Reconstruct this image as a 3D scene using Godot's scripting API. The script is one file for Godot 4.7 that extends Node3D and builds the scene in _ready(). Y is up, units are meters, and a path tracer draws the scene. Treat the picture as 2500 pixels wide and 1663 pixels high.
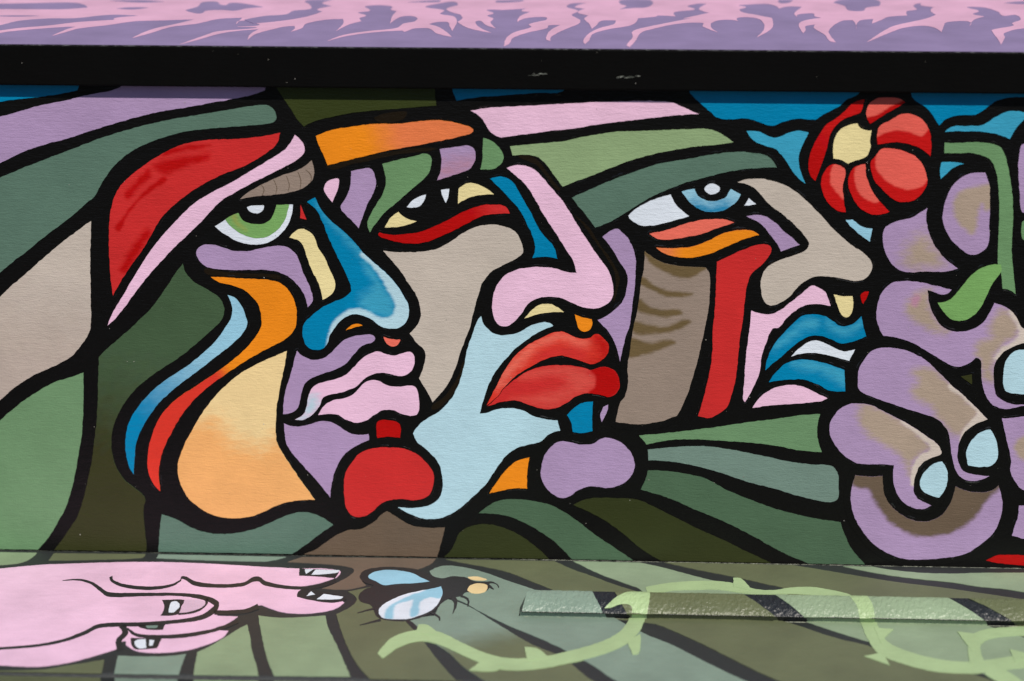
extends Node3D
# Close-up of a painted upright piano: lid, mural front panel, fallboard with batten.
# Paint coordinates are millimetres on the board they are painted on.

const BENCH := 0.75          # height of the joint between front panel and fallboard
const LID_LOW := 1.06575
const LID_TOP := 1.09142
const OVERHANG := 0.008
const SLOPE := 2.0           # degrees the fallboard falls towards the player
const FALL_EDGE := 0.17771
const HALF := 0.58
enum {PANEL, FALL, LID, FRONT, BATTEN}

# paint colours; fallboard greens and olives are lightened to hold its sheen
var BLACK := Color("0f1514")
var UNDERBROWN := Color("1f1613")
var BLACKBROWN := Color("17161a")
var LILAC := Color("ab92ba")
var MAUVE := Color("d3b4cb")
var SALMONLILAC := Color("b5879f")
var PINK := Color("e9c0dc")
var PINKLID := Color("dcaac2")
var LAVENDER := Color("8d7a9f")
var RED := Color("c8302f")
var REDBRIGHT := Color("d63a2e")
var PETALRED := Color("c2191c")
var DEEPRED := Color("b20f12")
var SALMON := Color("e8705f")
var SALMONRED := Color("d65048")
var CORAL := Color("e46357")
var ORANGE := Color("ec8c1e")
var ORANGESALMON := Color("e37c4c")
var CREAM := Color("e9dba2")
var CREAMWARM := Color("e8cf98")
var PEACH := Color("e9ae6c")
var BLUE := Color("0c80b0")
var MIDBLUE := Color("3d9fc2")
var LIGHTBLUE := Color("93c7de")
var ICE := Color("b3d6e4")
var SKYWHITE := Color("dce6f2")
var CHALK := Color("cfc3ba")
var GREEN := Color("6b8f69")
var GREENMID := Color("6c9468")
var GREENBRIGHT := Color("77a763")
var GREENLIGHT := Color("8da67b")
var GREENPALE := Color("8a9e80")
var FERN := Color("4d6751")
var FOREST := Color("445a41")
var SAGE := Color("5b776a")
var GREENFALL := Color("869b79")
var SAGEFALL := Color("7b9082")
var SAGELIGHT := Color("70897f")
var OLIVE := Color("363920")
var OLIVEDARK := Color("343820")
var OLIVEGREEN := Color("363e20")
var OLIVELIGHT := Color("5f6749")
var OCHRE := Color("94a054")
var BEIGE := Color("c2b8ae")
var TAUPE := Color("b4a89e")
var TAUPEWARM := Color("ab998a")
var STONE := Color("94857a")
var UMBER := Color("6b5a3e")
var BROWN := Color("695a4d")
var VINE := Color("a3bd8b")

var wobble := FastNoiseLite.new()
var brushy := FastNoiseLite.new()
var finish := {}             # one varnish per board
var layers := {}             # paint boundaries collected for the black outlines
var profile: PackedVector2Array

func _ready() -> void:
	var cam := Camera3D.new()
	cam.name = "camera"
	add_child(cam)
	var lens := CameraAttributesPhysical.new()
	lens.frustum_focal_length = 85.4
	lens.exposure_aperture = 3.6
	lens.frustum_focus_distance = 1.555
	cam.attributes = lens
	cam.fov = 16.0
	cam.near = 0.05
	cam.far = 200.0
	cam.position = Vector3(0.07449, 1.35589, 1.48614)
	cam.rotation_degrees = Vector3(-17.0, 2.86926, -0.05930)
	cam.current = true

	var env := Environment.new()
	var sky := Sky.new()
	var air := ProceduralSkyMaterial.new()
	air.sky_top_color = Color(0.48, 0.56, 0.70)
	air.sky_horizon_color = Color(0.72, 0.77, 0.82)
	air.ground_horizon_color = Color(0.36, 0.35, 0.33)
	air.ground_bottom_color = Color(0.30, 0.29, 0.27)
	sky.sky_material = air
	env.sky = sky
	env.background_mode = Environment.BG_SKY
	env.background_energy_multiplier = 0.85
	env.tonemap_mode = Environment.TONE_MAPPER_LINEAR
	env.tonemap_exposure = 0.97
	env.sdfgi_enabled = true
	env.ssao_enabled = true
	env.ssil_enabled = true
	var world := WorldEnvironment.new()
	world.name = "world"
	world.environment = env
	add_child(world)

	var sun := DirectionalLight3D.new()
	sun.name = "sun"
	sun.light_energy = 1.42
	sun.light_color = Color(1.0, 0.965, 0.92)
	sun.light_angular_distance = 0.5
	sun.shadow_enabled = true
	add_child(sun)
	sun.look_at_from_position(Vector3(0.36, 1.27, 1.0), Vector3.ZERO)

	wobble.seed = 7
	wobble.frequency = 0.11
	brushy.seed = 21
	brushy.frequency = 0.16
	mix_finishes()
	make_profile()

	# ---- the piano and its boards
	var piano := Node3D.new()
	piano.name = "painted_piano"
	add_child(piano)
	piano.set_meta("label", "upright piano painted with black-outlined faces, hands, flower and bee under a black lid edge")
	piano.set_meta("category", "piano")
	var panel := board(piano, "front_panel", Vector3(-HALF, BENCH - 0.03, -0.022), Vector3(HALF, LID_LOW + 0.012, 0.0), 0.0012, finish.panel, BLACK)
	var fallboard := sloped_board(piano, "fallboard", finish.fall)
	var lid := board(piano, "lid", Vector3(-HALF - 0.03, LID_LOW, OVERHANG - 0.345), Vector3(HALF + 0.03, LID_TOP, OVERHANG), 0.0012, finish.edge, Color("0e1010"))
	var batten := make_batten(piano)
	for side in [-1.0, 1.0]:
		var x: float = side * (HALF + 0.014)
		board(piano, "cheek", Vector3(x - 0.012, 0.62, -0.33), Vector3(x + 0.012, LID_LOW - 0.001, 0.0), 0.002, finish.edge, BLACK)
		board(piano, "leg", Vector3(x - 0.03, 0.0, 0.10), Vector3(x + 0.012, 0.66, 0.16), 0.004, finish.edge, BLACK)
	board(piano, "key_bed", Vector3(-HALF, 0.66, -0.02), Vector3(HALF, 0.715, FALL_EDGE - 0.01), 0.002, finish.edge, BLACK)
	board(piano, "lower_panel", Vector3(-HALF, 0.08, -0.05), Vector3(HALF, 0.655, -0.03), 0.002, finish.edge, BLACK)
	board(piano, "back_board", Vector3(-HALF, 0.08, -0.33), Vector3(HALF, LID_LOW - 0.001, -0.31), 0.002, finish.edge, BLACK)
	lid_top_coat(lid)

	# ---- painted fields of the front panel
	patch(panel, "sky_field", PANEL, BLUE, 0, [-341.7, 318.3, -270, 318.9, -273.4, 311.4, -282.5, 309.6, -294.5, 307.5, -308.6, 305.8, -322.7, 303.8, -342.9, 300.3], [0, 1, 2, 7])
	patch(panel, "hair_band", PANEL, LILAC, 0, [-343.8, 287.7, -323.3, 294.2, -311.1, 297.6, -296.9, 301.7, -282.8, 304.6, -266.6, 308.5, -252.6, 311.3, -245.5, 314.1, -243.3, 319.1, -153.4, 319.9, -154.6, 312.5, -163.5, 309.4, -175.5, 306.8, -189.4, 304.2, -203.4, 301.5, -223.4, 297.9, -237.5, 294.4, -253.7, 289.6, -267.9, 285.1, -282.1, 280.2, -294.3, 277.1, -309.7, 271.8, -325.2, 264.3, -345.9, 255.7], [0, 7, 8, 9, 10, 23])
	patch(panel, "hair_band", PANEL, SAGE, 0, [-325.8, 254.7, -312.3, 260.6, -294.9, 267.4, -277.4, 274.2, -260.1, 280.9, -243.9, 286.1, -228.7, 290.3, -211.7, 294, -193.7, 297.1, -178.7, 299.8, -163.8, 302.4, -154.9, 303.2, -150.5, 301.5, -148.3, 297.6, -148, 294.1, -151.2, 291.8, -158.2, 290.8, -174.1, 289.3, -191, 287.8, -206, 285.7, -220.1, 281.8, -234.4, 276.1, -244.6, 270, -253, 262.3, -258.9, 254.6, -263.3, 247.4, -266.1, 242.8, -272.4, 237.6, -282.9, 228.7, -297.7, 217.7, -311.6, 206.6, -323.3, 197.6, -329.8, 192.3, -351.3, 175.8, -346.6, 245.5], [33, 34])
	patch(panel, "hair_band", PANEL, BEIGE, 0, [-268.9, 227, -277.3, 221, -287.9, 213.1, -300.6, 202.6, -314.6, 190.4, -326.4, 180.3, -330.8, 175.8, -352.5, 157.8, -357.3, 86.9, -335.3, 105.5, -324.3, 114.9, -314.6, 121.5, -305.1, 126.4, -294.5, 131.4, -286.5, 136.3, -280.5, 142.8, -275.5, 149.8, -273.2, 155.1, -272.2, 163.2, -271.9, 173.7, -270.9, 199.9, -269.7, 215.4], [0, 7, 8], [[TAUPE, [-288.9, 194.4, -302.7, 130.9]]])
	patch(panel, "hair_band", PANEL, GREEN, 0, [-279.2, 125.2, -287.8, 121.9, -298.3, 118.5, -309, 112.4, -319.7, 105.3, -329.6, 97.5, -336.2, 91.5, -358.1, 74.2, -363.2, 0.8, -316.6, 0.8, -308.7, 9.9, -301.7, 21.2, -295.9, 31.3, -292.1, 42.4, -288.3, 55.7, -285.5, 68.9, -282.7, 82, -280.9, 97.2, -279.8, 113.4], [0, 7, 8, 9])
	patch(panel, "hair_band", PANEL, FOREST, 0, [-211.1, 199.6, -209.3, 193.3, -204, 187.2, -196.1, 182.6, -188.2, 176.9, -185.3, 170.6, -186, 165.4, -188.2, 161.1, -193, 156.3, -201.4, 148.7, -212, 139.6, -222.6, 132, -233.1, 124.9, -243.8, 116.1, -251.4, 107.4, -258.1, 96.5, -262.4, 84.5, -263.3, 72.5, -261.4, 61.6, -256.2, 51.9, -249.2, 45.4, -243.2, 40, -242.5, 36.7, -244, 32.2, -244.3, 25.6, -243.8, 15.6, -243.2, 5.5, -243.9, 1.1, -305.5, 0.8, -296.9, 12.3, -288.9, 24.7, -284.1, 37, -280.2, 51.4, -276.9, 64.7, -274.6, 77.8, -272.3, 92, -271, 103.9, -269.9, 119, -268.5, 136.1, -263.1, 141.5, -254.5, 149, -244.9, 157.6, -240.6, 161.9, -233.2, 169, -222.4, 183.8, -215.9, 193.3], [0, 22, 27, 28, 38], [[OLIVE, [-254.7, 145.9, -275.3, 64.7]]])
	patch(panel, "neck_field", PANEL, SAGE, 0, [-232.2, 27.4, -223, 24.3, -212.8, 18.4, -201.4, 14.7, -187.8, 14.6, -173.1, 17.4, -160.4, 22.7, -149.9, 27.8, -139.4, 30.6, -130.1, 29.3, -122.9, 25.6, -118.3, 22.1, -129.4, 13.8, -137.9, 7, -146.4, 1, -235.5, 0.8, -234.6, 10.2, -233.4, 20.2], [0, 11, 14, 15])
	patch(panel, "neck_field", PANEL, BROWN, 0, [-82.4, 32.4, -76.3, 28.6, -68, 23.3, -57.7, 21.2, -44.3, 21.7, -46.4, 12.6, -49.6, 0.8, -138.2, 0.8, -128.7, 5.5, -120.2, 12.3, -109.6, 18.1, -99.2, 19.9, -90.8, 25.1, -86.6, 29.5], [0, 4, 6, 7])
	patch(panel, "underpaint", PANEL, UNDERBROWN, -3.2, [4.3, 272.3, 10.2, 272.6, 16.2, 269.6, 21.1, 263.6, 26, 256.6, 30.5, 250.6, 28, 250.6, 21.1, 259.6, 15.2, 266.6, 8.3, 269.5], [])
	patch(panel, "underpaint", PANEL, UNDERBROWN, -3.2, [39, 234.4, 44, 229.4, 52, 218.3, 59, 208.1, 64.6, 198.9, 66.2, 188.6, 64.8, 178.2, 67.2, 185.5, 68.6, 193.8, 64, 204, 56, 215.2, 48.9, 226.4], [])
	patch(panel, "underpaint", PANEL, UNDERBROWN, -3.2, [-31.1, 136.4, -33.6, 128.9, -38.3, 120.3, -44.5, 111.7, -51.1, 106.8, -52.2, 103.6, -46.5, 105.2, -39.4, 112.9, -34.7, 120.4, -31.6, 130], [])
	patch(panel, "underpaint", PANEL, UNDERBROWN, -3.2, [-197.6, 195, -185.5, 194.5, -171.4, 193.6, -157.3, 193.2, -148.2, 191, -157.3, 191.1, -171.5, 191.1, -185.6, 191.6], [])
	patch(panel, "underpaint", PANEL, UNDERBROWN, -3.2, [-86, 296.1, -66.3, 299.8, -68.3, 294.8, -82.1, 292.5], [])
	patch(panel, "underpaint", PANEL, UNDERBROWN, -3.2, [-117.3, 264.2, -100.4, 269.4, -78.5, 273.7, -54.8, 276.9, -46.9, 276, -72.6, 272.2, -98.4, 266.4], [])
	patch(panel, "field_stripe", PANEL, GREEN, 0, [82.5, 87.8, 96.7, 89.3, 112.8, 91.5, 131, 94.2, 151.1, 97.7, 171.1, 100.7, 189.1, 103.6, 198.6, 104.3, 197.2, 96.3, 197.7, 87.7, 200.6, 78.4, 185.9, 79.5, 169.7, 82.5, 151.4, 84.3, 131.2, 85.4, 115, 85.9, 100.8, 84.9, 87.2, 81.8, 85.1, 84.8], [0, 7, 10, 17])
	patch(panel, "field_stripe", PANEL, SAGELIGHT, 0, [88.2, 78.2, 100.9, 79.7, 117.1, 81, 131.3, 80.7, 146.5, 78.3, 161.8, 75.3, 178.1, 71.8, 192.3, 69.9, 206.5, 69.1, 211.2, 64.8, 212.2, 56.8, 212.2, 47, 208.4, 44.2, 201.3, 44.6, 188, 47.6, 172.6, 52.3, 154.2, 56.8, 137.8, 62.5, 121.5, 67.1, 105.1, 70.1, 88.7, 70.9], [0, 20])
	patch(panel, "field_stripe", PANEL, FERN, 0, [88.5, 63.8, 101.2, 63.5, 115.5, 61.6, 126.7, 58.5, 140.1, 51.1, 152.5, 45.9, 168.9, 39.7, 183.3, 35.6, 197.7, 32.5, 214.5, 30.1, 217.4, 22, 222.9, 11.1, 231.5, 0.8, 194.7, 0.8, 176, 9.1, 157.3, 19.7, 138.6, 29.3, 120.1, 37.1, 103.6, 44.5, 84.1, 50.7, 87, 57.8], [0, 9, 12, 13, 19])
	patch(panel, "field_stripe", PANEL, OLIVEDARK, 0, [40.2, 39, 46.3, 42.4, 55.5, 44.2, 70.9, 44.2, 81.1, 43.6, 93.5, 38.3, 107.9, 30.9, 122.4, 23.5, 138.9, 16.1, 155.6, 7.6, 170.1, 0.8, 98.2, 0.8, 85.7, 8.5, 73.2, 19.3, 58.7, 30, 48.4, 35.3], [0, 10, 11])
	patch(panel, "field_stripe", PANEL, FERN, 0, [-22, 32, -16.3, 36.9, -8, 41.4, 1.2, 42.3, 12.5, 41.5, 24.9, 38.7, 33.1, 34.5, 43.4, 27.5, 53.8, 18.9, 66.2, 10.3, 79.7, 0.8, 39.5, 0.8, 29.1, 11.8, 20.8, 18.3, 10.5, 24.7, 0.2, 29.5, -11.2, 31.8], [0, 10, 11])
	patch(panel, "field_stripe", PANEL, OLIVEDARK, 0, [-35, 17.8, -29.8, 21.8, -20.5, 24.4, -10.1, 23.4, -0.9, 20.1, 8.4, 14.7, 16.7, 8.2, 24, 0.8, -45, 0.8, -40.2, 6.1, -37.6, 11.7], [0, 7, 8])
	patch(panel, "sky_field", PANEL, BLUE, 0, [108.2, 322.1, 110.3, 314.3, 114.3, 309.4, 121.2, 303.5, 127.2, 298.1, 134, 296.7, 145.6, 297.5, 153.5, 295.4, 162.3, 293, 169, 295.6, 176.7, 297.6, 184.4, 297.2, 188.8, 297, 194.9, 301.2, 202.5, 305.3, 208.1, 310.2, 214.7, 313.7, 216.3, 323.1], [0, 4, 12, 17])
	patch(panel, "sky_field", PANEL, BLUE, 0, [245.4, 323.3, 246.8, 314.5, 249.9, 309.6, 256.8, 305.3, 260.9, 300.4, 265.1, 294.2, 269.7, 298.5, 277.2, 300.8, 286.8, 301.1, 292.4, 304.6, 298.9, 309.6, 307.3, 312.1, 316, 312.4, 337.9, 312.9, 337.2, 324.1], [0, 5, 13, 14])
	patch(panel, "cloud_field", PANEL, MIDBLUE, 0, [146.4, 289.4, 153.6, 289.2, 159.6, 286.5, 165.4, 285.6, 173.1, 288.7, 178.9, 290, 184.9, 288.8, 182, 282.3, 179.4, 275.3, 179.6, 268.3, 181.8, 261.3, 183.9, 256.3, 178.9, 260.3, 173.8, 267.2, 169.7, 273.2, 164.7, 278.1, 157.8, 280.5, 150.9, 283.5], [0, 6, 11])
	patch(panel, "cloud_field", PANEL, MIDBLUE, 0, [268.9, 290.1, 273.8, 293.6, 283.4, 294, 292, 294.7, 299.4, 299.7, 307.8, 303.5, 316.6, 302.9, 319.5, 300.9, 316.9, 298.4, 312.3, 292.5, 308.9, 286, 302.9, 288.4, 295.2, 290.1, 285.5, 290.7, 275.9, 290.6], [0, 10])
	patch(panel, "cloud_field", PANEL, MIDBLUE, 0, [267.7, 270.7, 274, 271.1, 281.6, 270.1, 275.1, 267.3, 271.4, 263.7, 267.9, 260.2, 267.1, 266.2], [0, 2, 5])
	patch(panel, "cloud_field", PANEL, LIGHTBLUE, 0, [210, 233.2, 214.4, 233.4, 219.5, 229.4, 226.9, 227.7, 225.6, 219.3, 218.7, 224.3, 213.6, 228.8], [0, 1, 3, 4])
	patch(panel, "field_stripe", PANEL, DEEPRED, 0, [310.1, 5, 317, 8.7, 326.1, 9.2, 357.5, 9.2, 358.1, 0.8, 323.4, 2.9, 315.2, 4], [0, 3, 4])

	# ---- the three faces in profile
	var painted_face := figure(piano, "painted_face", "leftmost painted face with green eye and blue nose")
	patch(painted_face, "eyebrow", PANEL, RED, 0, [-145.8, 285.6, -158.5, 282.9, -174.4, 281.3, -189.3, 280.6, -202.3, 279, -214.5, 274.8, -226.7, 268.1, -237.1, 260.9, -246.5, 252.7, -251.8, 245.5, -255.9, 234.1, -257.5, 222.8, -258.2, 207.3, -258.3, 192.7, -257.2, 177.6, -251.7, 187.1, -244, 198.6, -237.5, 207, -231, 217.4, -224.5, 228.3, -216.1, 237.2, -205.7, 245.5, -194.4, 252.7, -183.2, 258.4, -171, 263.1, -159.9, 269.3, -151.8, 274.9, -147.6, 279.5], [0, 14], [[DEEPRED, [-226.4, 264.1, -214.7, 268.2, -201.7, 270.2, -190.2, 270.5, -202.9, 264.8, -215.1, 259.1, -219.2, 258.1, -225, 261], 2.5], [DEEPRED, [-251.8, 194.9, -242.4, 211.6, -233.8, 222.1, -230.9, 220.5, -237.5, 208.6, -248.3, 193.4], 2.5], [DEEPRED, [-252.6, 220.8, -246.5, 232.2, -237.9, 242.6, -227.5, 251.9, -219.3, 255.5, -225.5, 249.8, -237, 240.5, -245, 231.2], 1.2], [DEEPRED, [-220.6, 271.2, -208.4, 275.9, -190.4, 277.4, -194.5, 275.3, -209.5, 273.2], 1.5], [DEEPRED, [-246, 242.5, -239.4, 252.7, -229.1, 260, -237.6, 248.7], 2]])
	patch(painted_face, "brow_stripe", PANEL, PINK, 0, [-136.6, 284.3, -133.2, 281.2, -130.7, 276.7, -131.5, 272.1, -136.1, 268, -145.2, 262.9, -155.3, 257.7, -165.4, 252.5, -175.6, 246.8, -184.8, 241.1, -193.1, 232.8, -201.5, 224, -210.9, 215.1, -221.5, 204.6, -232.1, 193, -240.7, 182.5, -249.4, 170.8, -255.9, 162.8, -261.8, 157.4, -257.8, 166.5, -251.1, 177.1, -243.4, 189.8, -234.7, 203.4, -225, 216, -215.5, 226.4, -204, 237.8, -190.6, 246.6, -177.4, 253.4, -167.2, 259.6, -157, 265.8, -147.9, 271.5, -141.8, 276.1], [0, 18])
	patch(painted_face, "eyelid", PANEL, STONE, 0, [-126.3, 268.1, -125, 262.1, -125.9, 256, -129.5, 251.9, -135.6, 248.6, -147.6, 245.8, -160.7, 244.6, -172.7, 242.5, -166.6, 247.4, -157.4, 252.6, -147.3, 257.3, -137.2, 260.9, -130.2, 264.6], [0, 7])
	patch(painted_face, "eyelid_crease", PANEL, BROWN, 1, [-159.1, 252, -157.3, 248.5, -158.6, 245, -158.3, 244.9, -156.8, 248.6, -158.8, 252.2], [0, 2, 3, 5])
	patch(painted_face, "eyelid_crease", PANEL, BROWN, 1, [-151, 255.2, -149.2, 250.6, -149.8, 245.8, -149.5, 245.8, -148.8, 250.7, -150.7, 255.3], [0, 2, 3, 5])
	patch(painted_face, "eyelid_crease", PANEL, BROWN, 1, [-142.9, 257.8, -141.2, 252.8, -141.9, 247.7, -141.7, 247.7, -140.7, 252.8, -142.7, 257.9], [0, 2, 3, 5])
	patch(painted_face, "eyelid_crease", PANEL, BROWN, 1, [-135.4, 260.4, -133.7, 254.9, -134.5, 249.3, -134.2, 249.3, -133.2, 254.9, -135.1, 260.5], [0, 2, 3, 5])
	patch(painted_face, "eyelid_crease", PANEL, BROWN, 1, [-130.4, 261.9, -127.1, 257.9, -128.1, 253, -127.9, 252.9, -126.6, 258.1, -130.1, 262.1], [0, 2, 3, 5])
	patch(painted_face, "eye_white", PANEL, SKYWHITE, 0, [-189.4, 224.4, -185.3, 227, -182.2, 229.2, -178.9, 224.2, -172, 219.9, -164.5, 217.9, -156.5, 219.1, -149.8, 223.6, -145.1, 229.5, -142, 239.1, -139, 239.1, -140, 232.4, -142.7, 225.7, -147.4, 220, -153.6, 215.3, -160.7, 212.8, -168.7, 213, -176.7, 215.5, -183.6, 219.6], [0, 2, 9, 10])
	patch(painted_face, "iris", PANEL, GREENBRIGHT, 1, [-182.5, 229.1, -178.1, 231.8, -174.1, 233.2, -171.7, 229, -167.3, 226.6, -161.3, 226, -155.2, 228.1, -151.5, 232.8, -149.6, 238.9, -141.3, 239.1, -143.6, 231.3, -148.3, 223.6, -155.5, 218.3, -162.5, 217, -169.5, 218.2, -176.4, 222.2, -180.8, 226.3], [0, 2, 8, 9], [[OCHRE, [-177.1, 232, -173.8, 226.9, -169.4, 222.8, -172.4, 222.8, -177.3, 227.9], 2.5]])
	patch(painted_face, "eye_glint", PANEL, SKYWHITE, 0, [-168.4, 237.2, -163.9, 238.3, -157.7, 238.5, -157.9, 235.8, -161, 233.4, -165, 233.6, -167.5, 235.2], [0, 2])
	patch(painted_face, "eye_corner", PANEL, RED, 0, [-134.1, 239.1, -130.6, 229.6, -134.6, 230.4], [0, 1, 2])
	patch(painted_face, "nose_bridge", PANEL, CREAM, 0, [-141.9, 217.5, -137.3, 222.2, -133.3, 223.4, -129.3, 221.7, -126.4, 218.7, -123.6, 211, -119.7, 204.8, -116.8, 197.6, -113.5, 189.4, -113.4, 184.2, -115.7, 180.5, -121.6, 176.7, -122.7, 184, -125.1, 190.3, -128.9, 198.5, -131.2, 205.7, -133.5, 212.9, -136.5, 216], [0, 11])
	patch(painted_face, "under_eye", PANEL, LILAC, 0, [-202, 206.4, -200.5, 210.1, -195.9, 212.4, -188.9, 211.8, -179.9, 208.8, -169.9, 208.2, -158.7, 210.6, -150.6, 211.9, -143.6, 211.3, -138.7, 207.7, -135.9, 201.5, -133.1, 193.3, -129.3, 183.9, -127.8, 176.7, -131.4, 171.6, -132.5, 177.6, -136.3, 184.9, -142.2, 191.1, -149.1, 194.6, -157.2, 196.1, -171.3, 195.9, -184.4, 195.9, -193.5, 196.9, -198.9, 200.2], [14])
	patch(painted_face, "cheek_stripe", PANEL, ORANGE, 0, [-193.2, 190.9, -182.6, 190.6, -171.5, 190, -159.4, 189.6, -151.3, 188.4, -145.4, 184.8, -141, 178.6, -138.7, 171.3, -138.7, 163.9, -140.1, 157, -146.4, 150, -158.8, 143, -173.4, 134.3, -185.9, 125.6, -197.5, 116.8, -207.1, 108.1, -215.8, 97.2, -222.4, 86.3, -228.1, 75.3, -231.7, 64.3, -232.9, 54.5, -232.4, 43.8, -236, 47.8, -239.3, 55.4, -239.8, 67.5, -237.2, 79.5, -232.5, 91.5, -225.9, 101.3, -216.3, 110.1, -205.7, 117.2, -196.2, 123.8, -187.8, 129.8, -182.6, 134.1, -175.2, 140.1, -168.9, 147.1, -163.5, 154.6, -161.5, 160.9, -162.5, 171, -165.9, 176.7, -171.8, 182.3, -179.7, 185.6, -187.8, 187.4], [0, 21], [[REDBRIGHT, [-182.6, 133.1, -193.2, 123.3]]])
	patch(painted_face, "cheek_stripe", PANEL, LIGHTBLUE, 0, [-182.8, 178.9, -178, 177, -174.1, 171.8, -171.8, 165.6, -170.7, 160.3, -172.7, 155.5, -176.9, 150.1, -183.2, 144.2, -191.6, 137.7, -202.2, 129.1, -212.8, 120.9, -222.3, 113.2, -232, 103.4, -239.7, 92.5, -245.4, 81.5, -248, 70.6, -249.5, 55.3, -252.6, 61.8, -254.1, 73.8, -253, 84.7, -250, 93.4, -245.5, 101, -240.1, 107.6, -231.4, 116.3, -221.9, 123.4, -211.3, 130.5, -200.8, 139.2, -191.2, 148.9, -185.8, 156.4, -181.6, 162.7, -180.4, 167.6, -180.7, 173.9], [0, 16], [[BLUE, [-189.3, 145.7, -246.9, 93.5]]])
	patch(painted_face, "cheek", PANEL, CREAMWARM, 0, [-145.6, 141.8, -147.4, 131.5, -150.9, 116.5, -153.3, 103.6, -154.4, 90.6, -154, 79.8, -150.7, 72.2, -145.7, 63.6, -138.8, 52.8, -130, 39.6, -141.2, 39, -152.7, 36.1, -163.3, 30.9, -172.8, 27.1, -183.3, 25.6, -194.7, 26.7, -204.9, 31.3, -213, 38.3, -217.4, 45.9, -220.1, 55.8, -219.2, 65.6, -214.5, 77.7, -207.8, 89.8, -200.2, 101.8, -191.5, 112.6, -179.9, 123.5, -167.3, 131.7, -154.9, 137.7], [0, 9], [[PEACH, [-222.4, 87.3, -201.5, 94.2, -189.3, 90.1, -183.4, 81.5, -171.2, 76.3, -160.8, 77.5, -150.4, 82, -120.6, 34.4, -204.7, 10.7, -234.2, 54.4], 12]])
	patch(painted_face, "nose", PANEL, BLUE, 0, [-124.8, 244, -122, 237.7, -117.6, 231.6, -111.3, 225.5, -103.4, 218.5, -96.6, 210.3, -89.7, 203.1, -82.8, 197, -75.8, 189.8, -70.9, 182.6, -67, 175.4, -65.9, 170.2, -67.2, 164.4, -71.3, 159.5, -78.4, 157.9, -84.4, 159.3, -89.4, 163.5, -96.9, 166.7, -102.4, 167.3, -108.6, 164.3, -113.8, 158.5, -117.4, 153.1, -119.1, 147.8, -121.7, 144.1, -126.3, 142.9, -130.9, 143.9, -133.8, 147.6, -135.2, 153.9, -134.5, 159.2, -129.8, 165.1, -122.6, 171, -114.4, 175.3, -107.3, 178.5, -103.1, 182.7, -103.5, 187.4, -106.9, 195.7, -111.7, 206, -116.5, 217.3, -120.2, 227.5, -124, 235.6, -129.9, 241.2], [0, 33, 40], [[MIDBLUE, [-93.7, 201, -83.9, 187.7, -76.1, 174.2, -78.2, 165.8, -86.3, 166.7, -94.3, 170.8, -97.2, 178.1, -88, 186.6, -91.8, 194.8], 4], [MIDBLUE, [-122.9, 238.7, -111.3, 225.5, -96.6, 210.3, -83.8, 197, -89.7, 199, -103.5, 214.3, -116.2, 229.6], 4], [ICE, [-96.6, 208.2, -90.7, 201.1, -83.8, 191.8, -79, 182.5, -75.5, 176.3, -75.1, 171.1, -77.2, 166.9, -80.3, 165.3, -86.3, 166.2, -92.3, 169.3, -98.3, 171, -104.4, 170.2, -110.5, 166.4, -114.7, 162.2, -116.8, 158.1, -120.2, 144.2, -117.6, 145.2, -112.8, 158, -108.6, 163.3, -102.5, 166.5, -96.9, 166.1, -89.4, 162.5, -84.4, 157.3, -78.4, 156.4, -69.7, 159.6, -64, 170.2, -66, 176.4, -69.9, 183.7, -74.8, 190.9, -81.7, 198.1, -88.7, 204.2], 1.2]])
	patch(painted_face, "nostril", PANEL, ORANGE, 0, [-107.2, 156.2, -103.6, 159.6, -99.5, 160.9, -96.3, 159.7, -101.6, 158.4], [0, 3])
	patch(painted_face, "lip_notch", PANEL, SALMON, 0, [-82.7, 152.3, -77.5, 150.7, -71.9, 150.4, -73.5, 147.4, -76.5, 146, -80, 147.3, -81.7, 149.4], [0, 2])
	patch(painted_face, "upper_lip_skin", PANEL, LILAC, 0, [-139, 142.2, -135.6, 138.6, -128.5, 136, -121.3, 137.7, -115.1, 143.1, -109.9, 148.5, -102.7, 152.2, -94.6, 153.6, -89.1, 153, -88.4, 150.3, -90.7, 148.2, -96.8, 146, -102, 140.6, -107.2, 134.2, -114.4, 129.8, -123.7, 126.5, -131.8, 122.6, -135.5, 117.8, -137.2, 112.4, -138.9, 104.9, -142.6, 100.5, -149.3, 98.8, -147.9, 112.2, -144, 125.1, -141.2, 134.8], [0, 10, 21])
	patch(painted_face, "upper_lip", PANEL, PINK, 0, [-141.6, 95.1, -135.6, 99.5, -133.4, 106, -132.2, 112.5, -129, 117.9, -121.7, 121.2, -112.5, 124, -105.3, 128.4, -99, 135.4, -93.9, 139.7, -86.7, 142.4, -80.7, 140.4, -74.6, 140, -68.5, 142.2, -64.4, 141.7, -62.9, 138, -64, 131.6, -67.7, 127.3, -73.8, 126, -80.9, 127.7, -88, 127.6, -94.1, 124.8, -101.4, 118.3, -108.6, 115, -117.9, 112.7, -123, 110.5, -125.2, 105.1, -129.4, 99.6, -135.7, 95.2], [0], [[ICE, [-142.9, 93, -135.6, 100.6, -132.2, 110.3, -127.1, 110.4, -129.4, 99.6], 6]])
	patch(painted_face, "lower_lip", PANEL, PINK, 0, [-126.4, 98.6, -122.1, 105.1, -116.9, 108.4, -107.7, 110.7, -101.5, 114.6, -96.3, 120.5, -91.1, 122.7, -86, 122.3, -80, 119.2, -72.9, 118.7, -64.7, 119.4, -61.5, 116.8, -60.3, 108.2, -61.4, 100.7, -65, 99.1, -71.1, 100, -77.2, 102.6, -84.3, 102.5, -89.5, 99.2, -94.7, 95.4, -100.9, 93.6, -108, 95.7, -115.1, 99.3], [0])
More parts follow.
